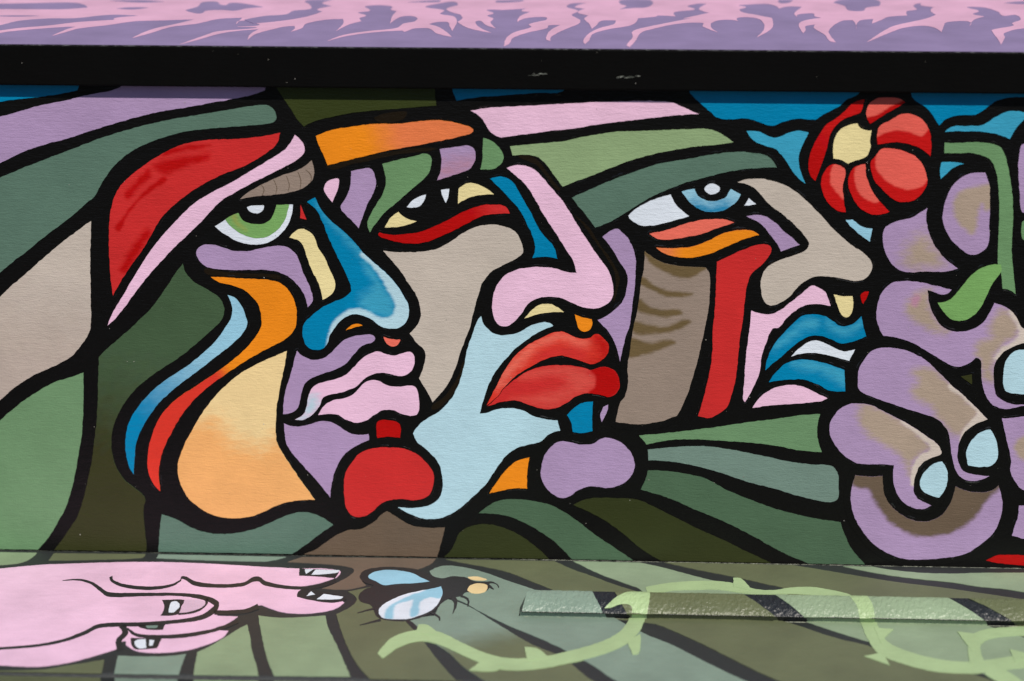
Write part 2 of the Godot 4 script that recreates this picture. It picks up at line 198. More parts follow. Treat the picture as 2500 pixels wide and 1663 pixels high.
	patch(painted_face, "jaw", PANEL, LILAC, 0, [-149, 92.3, -141.9, 90.3, -133.6, 91.5, -124.3, 94.3, -116.2, 92.9, -109.1, 88.1, -103, 85.5, -93.7, 85.9, -93.4, 81.9, -102.2, 77.4, -110.6, 70.7, -115.9, 60.8, -118.8, 49.9, -119.7, 41.3, -127.5, 51.9, -137.5, 63.8, -145.5, 74, -147.8, 79.9], [0, 7, 8, 13])
	patch(painted_face, "chin_dot", PANEL, DEEPRED, 0, [-88.1, 93.8, -85.5, 95.5, -78.3, 95.3, -73.2, 93, -72.5, 88.7, -72.9, 83.8, -80.5, 84.3, -87.9, 83.4, -88.4, 88.4], [5, 7])
	patch(painted_face, "chin", PANEL, RED, 0, [-105.5, 65.4, -100.3, 72, -92, 75.9, -81.7, 76.9, -71.4, 76.3, -63.3, 73.2, -57.2, 67.8, -52.1, 60.9, -51.4, 53.2, -53.8, 45.5, -58.5, 41.6, -65.7, 40.4, -74, 41.3, -81.2, 40.1, -87.5, 36.7, -91.7, 32.2, -98, 28.5, -104.2, 28.3, -108.8, 33, -110.4, 42.3, -110.5, 51.1, -109.3, 58.8], [])
	var painted_face_001 := figure(piano, "painted_face", "middle painted face with pink nose and full red lips")
	patch(painted_face_001, "temple", PANEL, PINK, 0, [-117.1, 254.1, -113.6, 255.9, -109.6, 256.2, -109.7, 251.6, -111.3, 247, -113.9, 240.9, -116.8, 244.9, -118.9, 248.5, -118.4, 252], [5])
	patch(painted_face_001, "temple", PANEL, LILAC, 0, [-101.5, 261.3, -95.5, 262.6, -89.6, 263.3, -86.7, 259.5, -86, 252.4, -88.4, 246.2, -92, 239.1, -94.6, 231.9, -97.3, 224.2, -102.2, 229.8, -108, 235.8, -108.5, 238.9, -104.9, 244.5, -102.2, 252.2], [0, 8])
	patch(painted_face_001, "eyelid", PANEL, GREENMID, 0, [-81.8, 266.1, -70.7, 269.2, -59.8, 271.8, -53.8, 273.1, -51.1, 271.4, -50.7, 265.9, -53, 259.8, -58, 254.7, -65, 248.5, -73.1, 241.3, -80.1, 235.1, -86.2, 227.9, -90.3, 221.7, -91.8, 225.8, -91.2, 229.9, -87.1, 238.1, -81.9, 246.3, -79.6, 254.5, -80.2, 261], [0, 12])
	patch(painted_face_001, "eyelid", PANEL, LILAC, 0, [-45.4, 276, -35, 277.6, -27.1, 278.4, -23.7, 276.2, -22.9, 270.2, -25.2, 265.1, -28.2, 262.6, -38.1, 259, -47.1, 256, -45, 261.9, -44.2, 269], [0, 8], [[SALMONLILAC, [-43, 265, -25.2, 269.2, -28.2, 263.1, -45.1, 256.9], 8]])
	patch(painted_face_001, "brow", PANEL, GREENMID, 0, [-17.8, 283.5, -12.4, 281.4, -7.5, 276.9, -5.3, 271.9, -6.5, 267.4, -11.4, 263.8, -19.8, 263.4, -18.3, 270.3, -18.3, 277.3], [0, 6])
	patch(painted_face_001, "forehead", PANEL, ORANGE, 0, [-123.3, 283.8, -113.8, 287.4, -100, 290, -86.1, 291.8, -72.3, 292, -58.5, 293.7, -46.7, 294.5, -36.9, 293.3, -29, 291.2, -24.1, 288.7, -25.1, 286.7, -33, 284.2, -46.8, 281, -62.6, 277.8, -78.5, 274.7, -97.4, 269.9, -116.3, 265, -118.7, 271.2, -121.5, 277.3], [0, 16], [[ORANGESALMON, [-94.2, 278.5, -66.5, 285.8]]])
	patch(painted_face_001, "hair_band", PANEL, OLIVEGREEN, 0, [-150.5, 319.9, -48.4, 320.8, -48, 312.9, -47.1, 303.8, -64.3, 302.3, -82, 300.7, -98.8, 299, -111.7, 296.2, -123.6, 293.3, -130.6, 289.7, -135.4, 295.2, -138.7, 301.1, -143.9, 309.1], [0, 1, 3, 9])
	patch(painted_face_001, "eye_corner", PANEL, CREAM, 0, [-72, 235.2, -67.2, 231.2, -60.5, 229.2, -69.3, 226, -80.8, 224.9, -77.2, 231.1], [0, 2, 4])
	patch(painted_face_001, "eye_white", PANEL, SKYWHITE, 0, [-54.3, 246.6, -56.2, 241.5, -60.2, 238.4, -66.6, 238.5, -63.1, 242.5, -59.1, 245], [0, 3])
	patch(painted_face_001, "eye_glint", PANEL, SKYWHITE, 0, [-44.7, 249.8, -39.5, 250.5, -40.2, 244.7, -41.8, 241.4, -43.4, 244.7], [0, 1, 3])
	patch(painted_face_001, "eye_corner", PANEL, CREAM, 0, [-33.5, 250.9, -28.3, 254.2, -21.4, 253.6, -15.4, 250.6, -11.3, 247.3, -19.4, 246.8, -27.3, 244.9, -34.1, 240.9], [0, 4, 7])
	patch(painted_face_001, "under_eye", PANEL, DEEPRED, 0, [-84.3, 221.6, -75.4, 220, -66.4, 220.9, -57.4, 222.6, -47.4, 226.8, -37.4, 232, -27.4, 237.3, -18.5, 240.1, -10.5, 240.5, -4.1, 239.6, -1.3, 235, -9.5, 234.7, -18.5, 233.3, -28.4, 228.1, -38.4, 222.8, -48.5, 218.1, -58.5, 214.9, -68.5, 214.8, -77.4, 216.7, -84.9, 219.7], [0, 10], [[RED, [-28.4, 233.7, -8.5, 239]]])
	patch(painted_face_001, "nose_side", PANEL, BLUE, 0, [-13.7, 257.2, -8.5, 258.7, -3.6, 258.1, 1.4, 254.3, 5.3, 247.3, 11.3, 237.2, 16.2, 227, 21.2, 219.9, 26.2, 213.8, 29, 205.7, 21.3, 207.1, 13.1, 206, 14.8, 212.7, 13.3, 219.8, 9.3, 229, 4.3, 238.1, -3.6, 247.2, -10.5, 254.2], [0, 9, 11])
	patch(painted_face_001, "nose", PANEL, PINK, 0, [-3.1, 264.4, 2.4, 266.2, 8.3, 266, 14.2, 263.5, 19.1, 258.6, 26.1, 250.5, 34, 240.5, 42, 227.3, 49, 216.2, 56.1, 206, 62.1, 196.8, 64.4, 188.6, 64.3, 181.3, 60.4, 176, 52.4, 173.1, 44.4, 174.3, 36.4, 177.8, 29.3, 180.3, 22.3, 180.5, 15.3, 179.1, 9.3, 174.3, 5.3, 168, 0.3, 162.7, -4.7, 160.5, -9.7, 162.6, -12.5, 170.9, -12.2, 179.2, -9.7, 187.6, -3.7, 194.9, 4.3, 198.6, 16.3, 200.1, 26.3, 199.4, 35.2, 197, 41.2, 196.3, 39.2, 203.7, 33.2, 213.9, 26.2, 225.1, 20.2, 234.2, 14.2, 245.3, 7.3, 255.4, 1.4, 260.4], [0, 33])
	patch(painted_face_001, "nostril", PANEL, CREAM, 0, [8, 165.9, 12.3, 171.2, 17.4, 174.9, 23.4, 175.8, 29.4, 173.5, 33.2, 170.5, 25.4, 170.4, 16.4, 168.7], [0, 5])
	patch(painted_face_001, "lip_notch", PANEL, ORANGE, 0, [40.2, 169, 45.4, 167, 51, 166, 51.5, 163.9, 50.5, 159.7, 47, 157.7, 43, 159.5, 41.2, 164.8], [0, 2])
	patch(painted_face_001, "cheek", PANEL, BEIGE, 0, [-82, 209.6, -71.5, 208.7, -58.5, 209.2, -47.5, 211.4, -37.5, 217.2, -28.5, 223.4, -19.5, 226.8, -10.6, 227.5, -2.6, 225.8, 2.8, 222.3, 5.8, 216.7, 7.1, 210.5, 5.3, 207.4, -3.6, 202.2, -12.7, 196.9, -18.7, 189.5, -21.7, 180.2, -24.8, 168.6, -27.1, 159.4, -28.9, 154.3, -33, 143.7, -36.1, 133.1, -41.3, 121.4, -51.6, 108.4, -54.6, 114.8, -57.6, 120, -60.1, 124.8, -57.4, 131.7, -55.9, 138.1, -56.3, 143.4, -61.3, 148.6, -65.8, 154.9, -61.2, 160.2, -58.6, 166.1, -59, 173.4, -60.9, 179.6, -65.8, 187.9, -71.7, 197.2, -77.6, 204.3], [0, 23, 26, 31])
	patch(painted_face_001, "jaw", PANEL, ICE, 0, [-19.8, 167.1, -18, 161.4, -16.3, 159.2, -11.8, 155.6, -4.7, 154.4, 3.3, 156.1, 11.4, 160.7, 18.4, 163.2, 24.4, 163, 26.4, 161.2, 18.4, 157.6, 10.4, 152.3, 2.3, 145.8, -3.8, 138.9, -8.8, 132.5, -12.9, 126, -16, 118.5, -19, 108.9, -21.1, 101.1, -17, 101.6, -9.9, 104.2, -0.8, 105.1, 6.3, 103.9, 14.5, 99.8, 22.6, 97.8, 29.5, 97.3, 31.3, 90.4, 24.7, 88.1, 18.6, 82.6, 10.4, 80.4, 2.3, 77.5, -3.9, 72.5, -10, 63.8, -17.2, 52.7, -25.5, 43.8, -33.8, 36, -40, 31.5, -47.3, 28.3, -55.6, 27.4, -62.8, 28.9, -70, 32.1, -75.1, 35.3, -65.8, 34.9, -57.5, 36.1, -50.3, 39.6, -46.6, 45.7, -45.5, 53.3, -46.5, 62, -50, 69.6, -56.1, 76, -62.1, 81.3, -64.6, 86.7, -62, 91, -54.8, 97.6, -47.6, 102, -41.4, 108.5, -36.3, 117.2, -32.1, 128.9, -29, 143.8, -24.9, 156.5, -21.8, 164.9], [0, 9, 18, 25, 26, 41, 51])
	patch(painted_face_001, "upper_lip", PANEL, REDBRIGHT, 0, [-16.5, 106.8, -12.9, 114.3, -8.8, 122.9, -3.8, 132.5, 2.3, 141.1, 9.4, 147.5, 18.4, 152.9, 26.4, 156.7, 33.5, 157.1, 38.5, 154.8, 44.5, 152.8, 49.6, 153.4, 54, 156, 58.6, 153.5, 62.2, 148.3, 61.2, 143, 57.7, 138.7, 51.7, 136, 44.6, 138, 36.6, 140.5, 30.5, 141.3, 22.5, 139.3, 12.4, 133.8, 3.3, 127.9, -3.8, 120.9, -9.9, 112.8], [0], [[SALMON, [-3.8, 132.5, 9.4, 146.5, 26.4, 155.6, 34.5, 156.3, 44.5, 152.2, 48.6, 150.2, 42.6, 148, 30.5, 152, 16.4, 146.6, 4.3, 134.8, -8.9, 119.7], 6], [DEEPRED, [52.5, 156.5, 62.6, 149.3, 60.7, 140.9, 52.7, 135.5, 56.7, 145], 7], [RED, [21.5, 144.5, 41.6, 146.9, 46.6, 140.7, 31.5, 142, 16.4, 138.1], 6]])
	patch(painted_face_001, "lower_lip", PANEL, RED, 0, [-16, 106.2, -9.9, 112.2, -3.8, 119.8, 5.3, 127.4, 14.4, 132.3, 24.5, 134.5, 36.6, 134.7, 45.7, 133.3, 50.7, 131.8, 56.8, 134, 62.8, 133.5, 67.4, 129.9, 69.5, 123, 67.5, 116.6, 63, 113.9, 55.9, 115.4, 48.9, 116.3, 41.8, 114.1, 35.7, 109.7, 28.7, 105.9, 20.6, 105, 12.4, 107.2, 3.3, 110.3, -5.8, 109.6], [0], [[SALMONRED, [6.3, 127.4, 24.5, 133.5, 41.7, 133.2, 52.8, 128.1, 53.4, 120.7, 41.8, 115.2, 26.6, 107.5, 12.4, 109.4, 1.3, 112.4, 16.5, 114.8, 36.7, 120.4, 31.6, 127.8, 16.5, 125.4], 6], [RED, [-0.8, 115.6, 12.4, 123.2, 24.5, 126.6, 26.6, 123.4, 12.4, 114.7], 5], [DEEPRED, [50.7, 132.3, 56.8, 134.5, 63.8, 134.6, 70, 123, 63, 113.4, 49.9, 115.3, 53.7, 121.2, 53.8, 127], 1.2]])
	patch(painted_face_001, "chin_dot", PANEL, BLUE, 0, [52.4, 110.5, 52, 102.5, 52.3, 90.5, 46, 89, 39.4, 89.7, 38.4, 95.9, 35.6, 101, 40.8, 106.6, 45.9, 109.4], [0, 2, 4, 6])
	patch(painted_face_001, "chin", PANEL, LILAC, 0, [20.7, 71.9, 24.7, 78.4, 30.8, 82.8, 37.9, 82.4, 45.1, 80.9, 52.2, 81.6, 57.2, 84.9, 62.3, 85.8, 69.4, 83.5, 74.6, 79.3, 78.2, 73.9, 79.8, 66.4, 76.9, 58.7, 70.8, 53.7, 62.7, 51.4, 52.4, 52.3, 44.3, 50, 38.2, 45.5, 32, 43.8, 25.9, 46.9, 21.2, 52.3, 18.8, 59.9, 19.4, 66.4], [])
	patch(painted_face_001, "chin_edge", PANEL, ORANGE, 0, [11.3, 71.7, 9.9, 60.8, 9.9, 49.9, 0.2, 49.8, -15, 46, -10.1, 54, -3.9, 62.8, 3.3, 68.9], [0, 2, 4])
	var painted_face_002 := figure(piano, "painted_face", "rightmost painted face with blue eye and beige nose")
	patch(painted_face_002, "hair_band", PANEL, BLUE, 0, [-38.6, 320.9, -36.7, 313, -34.3, 307.1, -23, 309.1, -3.5, 310.8, 16.1, 312.5, 31.7, 313.6, 35.5, 321.5], [0, 2, 7])
	patch(painted_face_002, "hair_band", PANEL, PINK, 0, [-25.8, 300.7, -13.3, 302.8, 1.4, 303.6, 16.1, 304.5, 35.6, 305.9, 58, 307.1, 81.3, 307.8, 98.8, 307.3, 106.6, 304.4, 112.5, 301.5, 116.4, 300, 100.9, 298.9, 79.5, 296.2, 58.1, 293.5, 38.6, 290, 25.9, 288.7, 12.2, 286.6, -6.9, 283.9, -13.3, 287.3, -16.3, 292.3, -20.2, 297.3], [0, 10, 17])
	patch(painted_face_002, "hair_band", PANEL, GREENLIGHT, 0, [-1.1, 278.3, 16.1, 280.1, 31.8, 281.8, 45.5, 284.9, 60.2, 287.6, 74.8, 288.7, 89.4, 289.3, 106.9, 290.2, 122.5, 290.4, 129.4, 288.2, 136.3, 283.8, 138.5, 282.3, 126.6, 280.5, 113, 279.1, 93.5, 275.4, 77.9, 271.2, 63.3, 265.6, 48.6, 259.4, 38.8, 255.7, 32, 252.8, 27, 259.6, 21.1, 267.6, 16.2, 271.6, 9.3, 273, 0.4, 272.5], [0, 11, 19, 24])
	patch(painted_face_002, "hair_band", PANEL, SAGE, 0, [37.9, 245.6, 48.7, 250.8, 62.4, 257, 78, 263.2, 93.6, 268.4, 109.3, 271.1, 124.8, 274.2, 140.4, 276.1, 156, 275, 161.9, 272.1, 166, 266.6, 158.2, 266.3, 146.5, 265.4, 132.9, 262.8, 119.3, 259.1, 107.6, 255.5, 94, 249.8, 84.2, 244.6, 72.5, 236.9, 61.7, 230.1, 52.8, 226.4, 46.8, 234.5], [0, 10, 20])
	patch(painted_face_002, "eye_white", PANEL, SKYWHITE, 0, [73.5, 234.3, 78.4, 239, 86.2, 243.6, 94, 246.7, 99.9, 248.5, 103.9, 241.3, 111.8, 234.5, 102.2, 231.6, 92.3, 228.9, 82.5, 228, 76.5, 230.8], [0, 4, 6])
	patch(painted_face_002, "iris", PANEL, LIGHTBLUE, 0, [106.9, 250.4, 111.1, 251.5, 115, 252.2, 116.6, 248.5, 121.6, 245, 127.5, 244.4, 133.3, 246.2, 136.6, 250.7, 137.6, 252.3, 143.8, 249, 141.2, 244.2, 135.4, 239.6, 127.6, 237.5, 119.7, 238.4, 112.8, 242.9], [0, 2, 8, 9], [[BLUE, [111.8, 241.4, 119.6, 243.5, 127.5, 242, 137.3, 243.7, 139.3, 240.7, 129.6, 235.5, 117.8, 236.4], 7]])
	patch(painted_face_002, "eye_glint", PANEL, SKYWHITE, 0, [120.9, 252.6, 123.3, 255.1, 127.2, 255.5, 130.7, 253.2, 130.3, 250.7, 126.4, 248.9, 122.4, 250.1], [])
	patch(painted_face_002, "eye_corner", PANEL, SKYWHITE, 0, [149, 246.6, 153.5, 242.8, 146.2, 241.7], [0, 1, 2])
	patch(painted_face_002, "under_eye", PANEL, SALMON, 0, [87, 222.8, 98.3, 225.5, 110.1, 229.7, 120.9, 232.3, 129.7, 232.9, 135.6, 232.3, 140.1, 230.7, 130.8, 227.4, 120.1, 223.2, 110.3, 221, 100.4, 219.3, 92.5, 219.5], [0, 6])
	patch(painted_face_002, "under_eye", PANEL, ORANGESALMON, 0, [91.4, 213.8, 102.5, 213.5, 114.3, 214.9, 124.1, 218.6, 133.9, 223.8, 143.7, 225.7, 151.5, 225.6, 156, 222.8, 147.7, 220.4, 136, 215.2, 124.3, 209.9, 112.5, 207.5, 102.6, 208.1, 95.6, 210.6], [0, 7], [[ORANGE, [94.6, 211.6, 110.4, 211.8]]])
	patch(painted_face_002, "nose_side", PANEL, LILAC, 0, [147.8, 234.9, 153.2, 235.7, 158.6, 235.3, 166.1, 230.8, 172.2, 224.8, 177.2, 220.8, 181.8, 216.8, 170.1, 212.3, 167.5, 217.6, 162.4, 223.7, 157.3, 229.7], [0, 6, 7])
	patch(painted_face_002, "nose", PANEL, BEIGE, 0, [141.7, 256.8, 147.7, 258.7, 154.5, 259.2, 164.3, 257.6, 173.2, 254.2, 182.2, 247.7, 192.3, 238.2, 202.5, 227.2, 212.7, 218.1, 222.8, 211.1, 227, 206.1, 227.6, 201.5, 225.4, 196.8, 220.6, 193.9, 213.7, 194.1, 203.7, 196, 193.8, 196.4, 187, 193.8, 181.3, 189, 176.5, 182.8, 170.7, 178.6, 165.3, 176.6, 160.8, 178.9, 158.2, 187.7, 158.3, 194.9, 161.1, 201.1, 166.9, 205.3, 177.6, 209.5, 185.4, 213.2, 187.7, 217.3, 186.1, 220.9, 178.9, 228.9, 170.9, 236, 161.8, 242.9, 153.7, 251.9, 147.8, 255.4], [0])
	patch(painted_face_002, "cheek_stripe", PANEL, RED, 0, [129.9, 204.9, 138.2, 209.1, 146.9, 213.3, 154.8, 216.2, 160.7, 216.5, 163.9, 214.5, 163.3, 210.4, 158.1, 203.2, 152.3, 197.9, 149.5, 190.7, 148.3, 181.4, 147.6, 171, 146.8, 161.8, 146, 156.8, 144.9, 141.1, 143.7, 127.3, 141.5, 116.7, 138.7, 108.2, 133.8, 103.8, 127.8, 100.7, 120.2, 101.7, 123.5, 114.3, 126.2, 127.1, 128.3, 144, 128.4, 160.7, 129.2, 170.7, 129.7, 189.4], [0, 20])
	patch(painted_face_002, "cheek", PANEL, STONE, 0, [84.2, 211.5, 83.9, 201.2, 82.5, 192.9, 81.2, 180.5, 79.4, 168, 78, 162.1, 75.7, 145.3, 74.3, 131.6, 74.9, 124.2, 73, 114.6, 69.6, 109.2, 67.2, 96.9, 82.4, 95.5, 96.5, 97.9, 106.6, 101.8, 111.4, 112, 115.2, 123.7, 118.9, 138.6, 121.6, 152.3, 124.3, 166.9, 125.8, 179, 125.4, 197.6, 123, 201.2, 112.6, 201.6, 102.7, 202.5, 92.7, 205.4], [0, 11, 14, 22], [[UMBER, [82.7, 213.5, 92.7, 206.4, 102.7, 203, 112.6, 202.6, 123.5, 201.7, 118.7, 197.3, 113.3, 194.1, 102.8, 195.6, 92.8, 200.1, 86.8, 205.1], 1.2], [UMBER, [82, 195, 91, 188.9, 101, 185.4, 115.5, 184, 113, 182.1, 99.1, 181.8, 89.1, 185.8, 81.5, 190.3], 1.2], [UMBER, [80.2, 179.9, 87.2, 175.4, 95.3, 172.9, 108.7, 171.9, 101.3, 168.3, 91.3, 168.7, 79.3, 173.2], 1.4], [UMBER, [77.4, 164.8, 86.4, 163.1, 97.5, 161.7, 113.4, 165.8, 103.5, 158.9, 89.5, 156.6, 77.5, 157.5], 1.6], [UMBER, [74.6, 153.7, 87.6, 150.7, 104.1, 152.2, 95.7, 146.7, 84.7, 142.8, 73.7, 141.6], 1.4]])
	patch(painted_face_002, "jaw_strip", PANEL, LILAC, 0, [57.4, 220.4, 61.8, 224, 66.7, 225.6, 70.7, 222.6, 74.7, 217.5, 77.8, 210.4, 78.7, 199.1, 78.1, 186.7, 76.8, 174.2, 75, 160.8, 72.6, 153.7, 69.5, 137.9, 67.1, 147.3, 63.5, 155.6, 59.4, 160.8, 54.9, 165.5, 59.4, 167.7, 66.3, 173, 71.2, 179.3, 73.6, 190.7, 72.5, 198, 67.9, 205.1, 63.9, 212.2], [0, 11, 15])
	patch(painted_face_002, "jaw_strip", PANEL, LILAC, 0, [59, 106.9, 62.2, 108.6, 61.1, 102.7, 58.1, 96.7, 57.2, 101.5], [0, 1, 3])
	patch(painted_face_002, "upper_lip_skin", PANEL, PINK, 0, [185.3, 186, 190.1, 190, 194.1, 189.2, 199.2, 185.7, 201.3, 181, 202.7, 176.9, 194.5, 178, 186.6, 177.2, 179.8, 173, 174, 167.2, 170.2, 162.1, 166.3, 161.3, 162.6, 151.8, 159.9, 142.3, 159.1, 132.8, 155.4, 122.2, 150.2, 111.7, 148.9, 113.6, 149.3, 125.3, 149.9, 141.1, 151, 153.7, 152.2, 167.3, 152.5, 173.1, 159, 171.1, 166, 171.2, 171.8, 174.4, 177.6, 179.2], [5, 16, 22])
	patch(painted_face_002, "lip_notch", PANEL, CREAM, 0, [204.2, 184.4, 210.1, 183.4, 216.2, 183.5, 216.8, 177.1, 215.7, 171.9, 213.1, 169.5, 210.1, 170.8, 207.4, 175.9], [0, 2])
	patch(painted_face_002, "nostril", PANEL, DEEPRED, 0, [226.3, 186.8, 225, 182.4, 223.2, 178.4, 221.6, 181.8, 221.9, 185.4], [0, 2])
	patch(painted_face_002, "upper_lip", PANEL, BLUE, 0, [162.6, 133.4, 163.4, 140.3, 166.6, 148.7, 172.4, 157.2, 179.1, 164.6, 183.9, 169.4, 190.8, 171.1, 198.7, 170.1, 204.8, 166.6, 208.9, 163.9, 212.9, 163.5, 217.8, 165.6, 222.3, 170.4, 223.8, 164.2, 226, 157.1, 218.2, 153.7, 211.3, 152, 204.3, 154.5, 197.2, 157, 189.3, 156.4, 182.5, 152.1, 173.8, 144.1], [0, 12, 14], [[MIDBLUE, [167.6, 148.7, 179.2, 161.5, 188.9, 167.8, 195, 164.8, 185.2, 160.5, 173.6, 150.9], 4], [MIDBLUE, [200.9, 165.9, 212.9, 161.9, 222.7, 166.2, 213.1, 158.8], 4]])
	patch(painted_face_002, "teeth", PANEL, SKYWHITE, 0, [178.8, 142.8, 183.6, 148.4, 190.4, 153, 196.4, 153.5, 203.5, 150.3, 211.5, 146.8, 219.1, 148.2, 215.8, 140.5, 206.7, 143, 197.7, 145, 187.7, 145.4], [0, 6, 7])
	patch(painted_face_002, "lower_lip", PANEL, BLUE, 0, [165.1, 125.5, 170.1, 133, 176, 138.4, 183.9, 140.8, 193.9, 140.2, 203.9, 137.7, 213, 134.2, 214.1, 120, 204.6, 120.3, 196.4, 124.4, 187.3, 127.5, 177.3, 127.3], [0, 6, 7], [[MIDBLUE, [179.9, 139.5, 195.9, 139.2, 214, 133.7, 214.4, 124.2, 200.1, 132.4, 185, 135.3], 4]])
	patch(painted_face_002, "chin", PANEL, PINK, 0, [155.1, 107.9, 158.7, 113.8, 164.5, 119.2, 171.5, 122.5, 179.4, 123.7, 186.5, 122.7, 194.6, 119.1, 202.8, 115, 198.8, 113.1, 182.8, 111.2, 167.8, 109.9], [0, 7])
	var painted_flower := figure(piano, "painted_flower", "red flower with cream centre on a bent green stem")
	patch(painted_flower, "petal", PANEL, PETALRED, 0, [218.4, 310.3, 216.5, 302.4, 211.7, 299.9, 206, 297.4, 201.4, 293.4, 198.2, 287.4, 196.6, 279.4, 194.4, 271.4, 192.2, 264.4, 190, 258.2, 187, 261.3, 185.4, 267.3, 186, 274.3, 188.7, 282.3, 191.9, 288.3, 195.5, 293.8, 201.2, 297.8, 206.8, 302.8, 212.4, 308.3], [0, 9], [[DEEPRED, [205, 299.4, 189.8, 265.4]]])
	patch(painted_flower, "petal", PANEL, CORAL, 0, [220.7, 297.5, 219.9, 301.5, 221.6, 307.4, 226.7, 310.9, 232.5, 311.6, 239.2, 311, 243.7, 308.6, 237.6, 304.6, 231, 300.6, 225.4, 296.6, 222.6, 294.8], [0, 6, 10], [[DEEPRED, [245, 310.6, 238.4, 307.6, 232.8, 304.5, 226.2, 300.3, 219.6, 297.5, 222.7, 292.6, 231.1, 298.1, 246.1, 307.6], 0.8]])
	patch(painted_flower, "flower_centre", PANEL, CREAM, 0, [214.8, 295, 217.4, 291.6, 223.7, 290.6, 223, 284.7, 223.4, 279.7, 220.6, 273.7, 214.8, 271.6, 210.1, 269.3, 206.1, 271.6, 200.7, 272.5, 200.4, 279.5, 201.2, 285.4, 203.9, 290.4, 209.1, 293.5], [0, 2, 7, 9])
	patch(painted_flower, "petal", PANEL, CORAL, 0, [227.8, 281.7, 227.2, 288.7, 228.9, 293.6, 235, 297.2, 240.7, 300.7, 246.4, 301.4, 252.3, 299.3, 256.8, 295.4, 259.5, 290, 261, 283.1, 260.7, 274.6, 255.2, 279, 247.3, 282.4, 237.6, 283.3], [0, 10], [[PETALRED, [225.9, 284.7, 232.5, 289.2, 239.2, 290.8, 247, 289.9, 254.8, 287.5, 259.9, 292, 262.7, 283.1, 260.6, 272.1, 255.2, 278, 247.3, 281.4, 237.7, 281.8, 226.1, 279.7], 0.8]])
	patch(painted_flower, "petal", PANEL, PETALRED, 0, [224.1, 270.7, 226.4, 273.8, 230, 278.8, 236.8, 279.3, 243.6, 277.9, 250.6, 275, 255.6, 270.1, 258.9, 263.1, 259.6, 258.1, 257.5, 252.1, 252.8, 247, 246.1, 245.1, 240.2, 246.3, 233.2, 251.8, 227, 258.8, 224.6, 264.7], [], [[CORAL, [226.9, 271.8, 229, 279.3, 236.8, 280.3, 243.6, 278.9, 251.5, 276, 257.1, 270.1, 260.8, 263.6, 259.6, 259.1, 255.4, 255, 249.6, 253.2, 243.8, 253.9, 236.8, 256.9, 230.8, 261.8, 227.6, 266.8], 0.8]])
	patch(painted_flower, "petal", PANEL, PETALRED, 0, [211.3, 262.6, 214, 267.1, 220.7, 269.2, 221.5, 262.7, 224.3, 254.7, 229.5, 246.7, 237.1, 238.9, 229.9, 236.8, 224, 237.8, 218, 241.5, 213.3, 248.6, 210.6, 256.6], [2, 6], [[CORAL, [214.2, 261.6, 215.5, 267.7, 220.7, 270.7, 223, 262.7, 225.7, 254.7, 230.5, 246, 224.7, 245.5, 219.6, 248.6, 215.5, 254.6], 0.8]])
	patch(painted_flower, "petal", PANEL, PETALRED, 0, [194.7, 262.4, 198, 267.5, 203.3, 268.7, 207.7, 266.6, 208.6, 262.6, 207.2, 255.5, 208.2, 246.5, 209.8, 238.2, 205.4, 238.9, 199.3, 243.4, 194.7, 251.4, 193.7, 257.4], [7], [[CORAL, [199.5, 264.5, 202.7, 270, 208.2, 267.6, 210.3, 262.6, 208.6, 255.5, 209.5, 247, 203.4, 251.5, 199.8, 256.5, 199.2, 261.5], 0.8]])
	patch(painted_flower, "stem", PANEL, GREENMID, 0, [269, 283.3, 278.2, 283.2, 287.8, 283.8, 296.5, 283.2, 302.4, 281.5, 306, 277.5, 308.3, 270.6, 310.8, 260.7, 313.1, 247.6, 314.1, 232.5, 314.3, 217.3, 315.8, 204.1, 318.6, 186.2, 314.6, 188.7, 310.1, 189.7, 308.5, 200.4, 306.2, 207.1, 305.6, 222.3, 305.1, 242.5, 303.2, 258.6, 300.2, 269.5, 295.1, 274.5, 286.2, 276.9, 276.6, 276.8, 269.3, 276.7], [0, 12, 14, 24])
	patch(painted_flower, "leaf", PANEL, GREENBRIGHT, 1, [308.2, 205.5, 308.5, 200.9, 304, 193.7, 301, 186.5, 297.5, 178.2, 292.9, 171.9, 286.2, 168.2, 279.2, 169.2, 273.6, 174.3, 270, 179.9, 276.6, 181.5, 281.3, 186.2, 285.9, 192.5, 290.5, 198.7, 297.1, 203.4, 303.8, 205.5], [0, 9])
	var painted_hand := figure(piano, "painted_hand", "lilac hand with pale blue nails curled round the stem")
	patch(painted_hand, "palm", PANEL, LILAC, 0, [260.4, 241.5, 260.1, 233.9, 262.2, 225.9, 266, 217.8, 272.3, 209.7, 281.4, 202.4, 272.7, 200.3, 260.9, 200.3, 251.2, 199.7, 243.2, 202.2, 237, 209.3, 234.2, 217.4, 233.6, 225.5, 235.1, 229.1, 241.8, 232.7, 251.4, 235.4, 257.1, 239], [0, 5, 13], [[TAUPEWARM, [254, 222.7, 258.8, 223.8, 272.4, 206.6, 260.8, 202.4, 246.9, 207.3], 8]])
	patch(painted_hand, "knuckle", PANEL, LILAC, 0, [295.1, 264.5, 297.9, 257.5, 299, 246.5, 299.4, 232.4, 299.6, 219.2, 296.5, 214.1, 290.8, 211.5, 283.8, 214.4, 276.6, 221, 271.8, 229, 270.2, 237.1, 271.4, 246.2, 274.4, 254.3, 279.4, 260.3, 286, 263.9], [0], [[TAUPEWARM, [299.9, 257, 291.2, 255.9, 283.6, 253.9, 278, 249.3, 276.4, 243.2, 278.3, 235.2, 283, 229.1, 290, 225.2, 291.9, 234.3, 293.8, 244.4, 297, 240.4, 300.7, 242.5], 2]])
	patch(painted_hand, "hand_edge", PANEL, LILAC, 0, [317.8, 283.1, 315.6, 277.6, 315.3, 267.7, 317.1, 252.7, 318.2, 242.7, 320.4, 239.2, 342.7, 237.9, 339.7, 284.8], [6, 7])
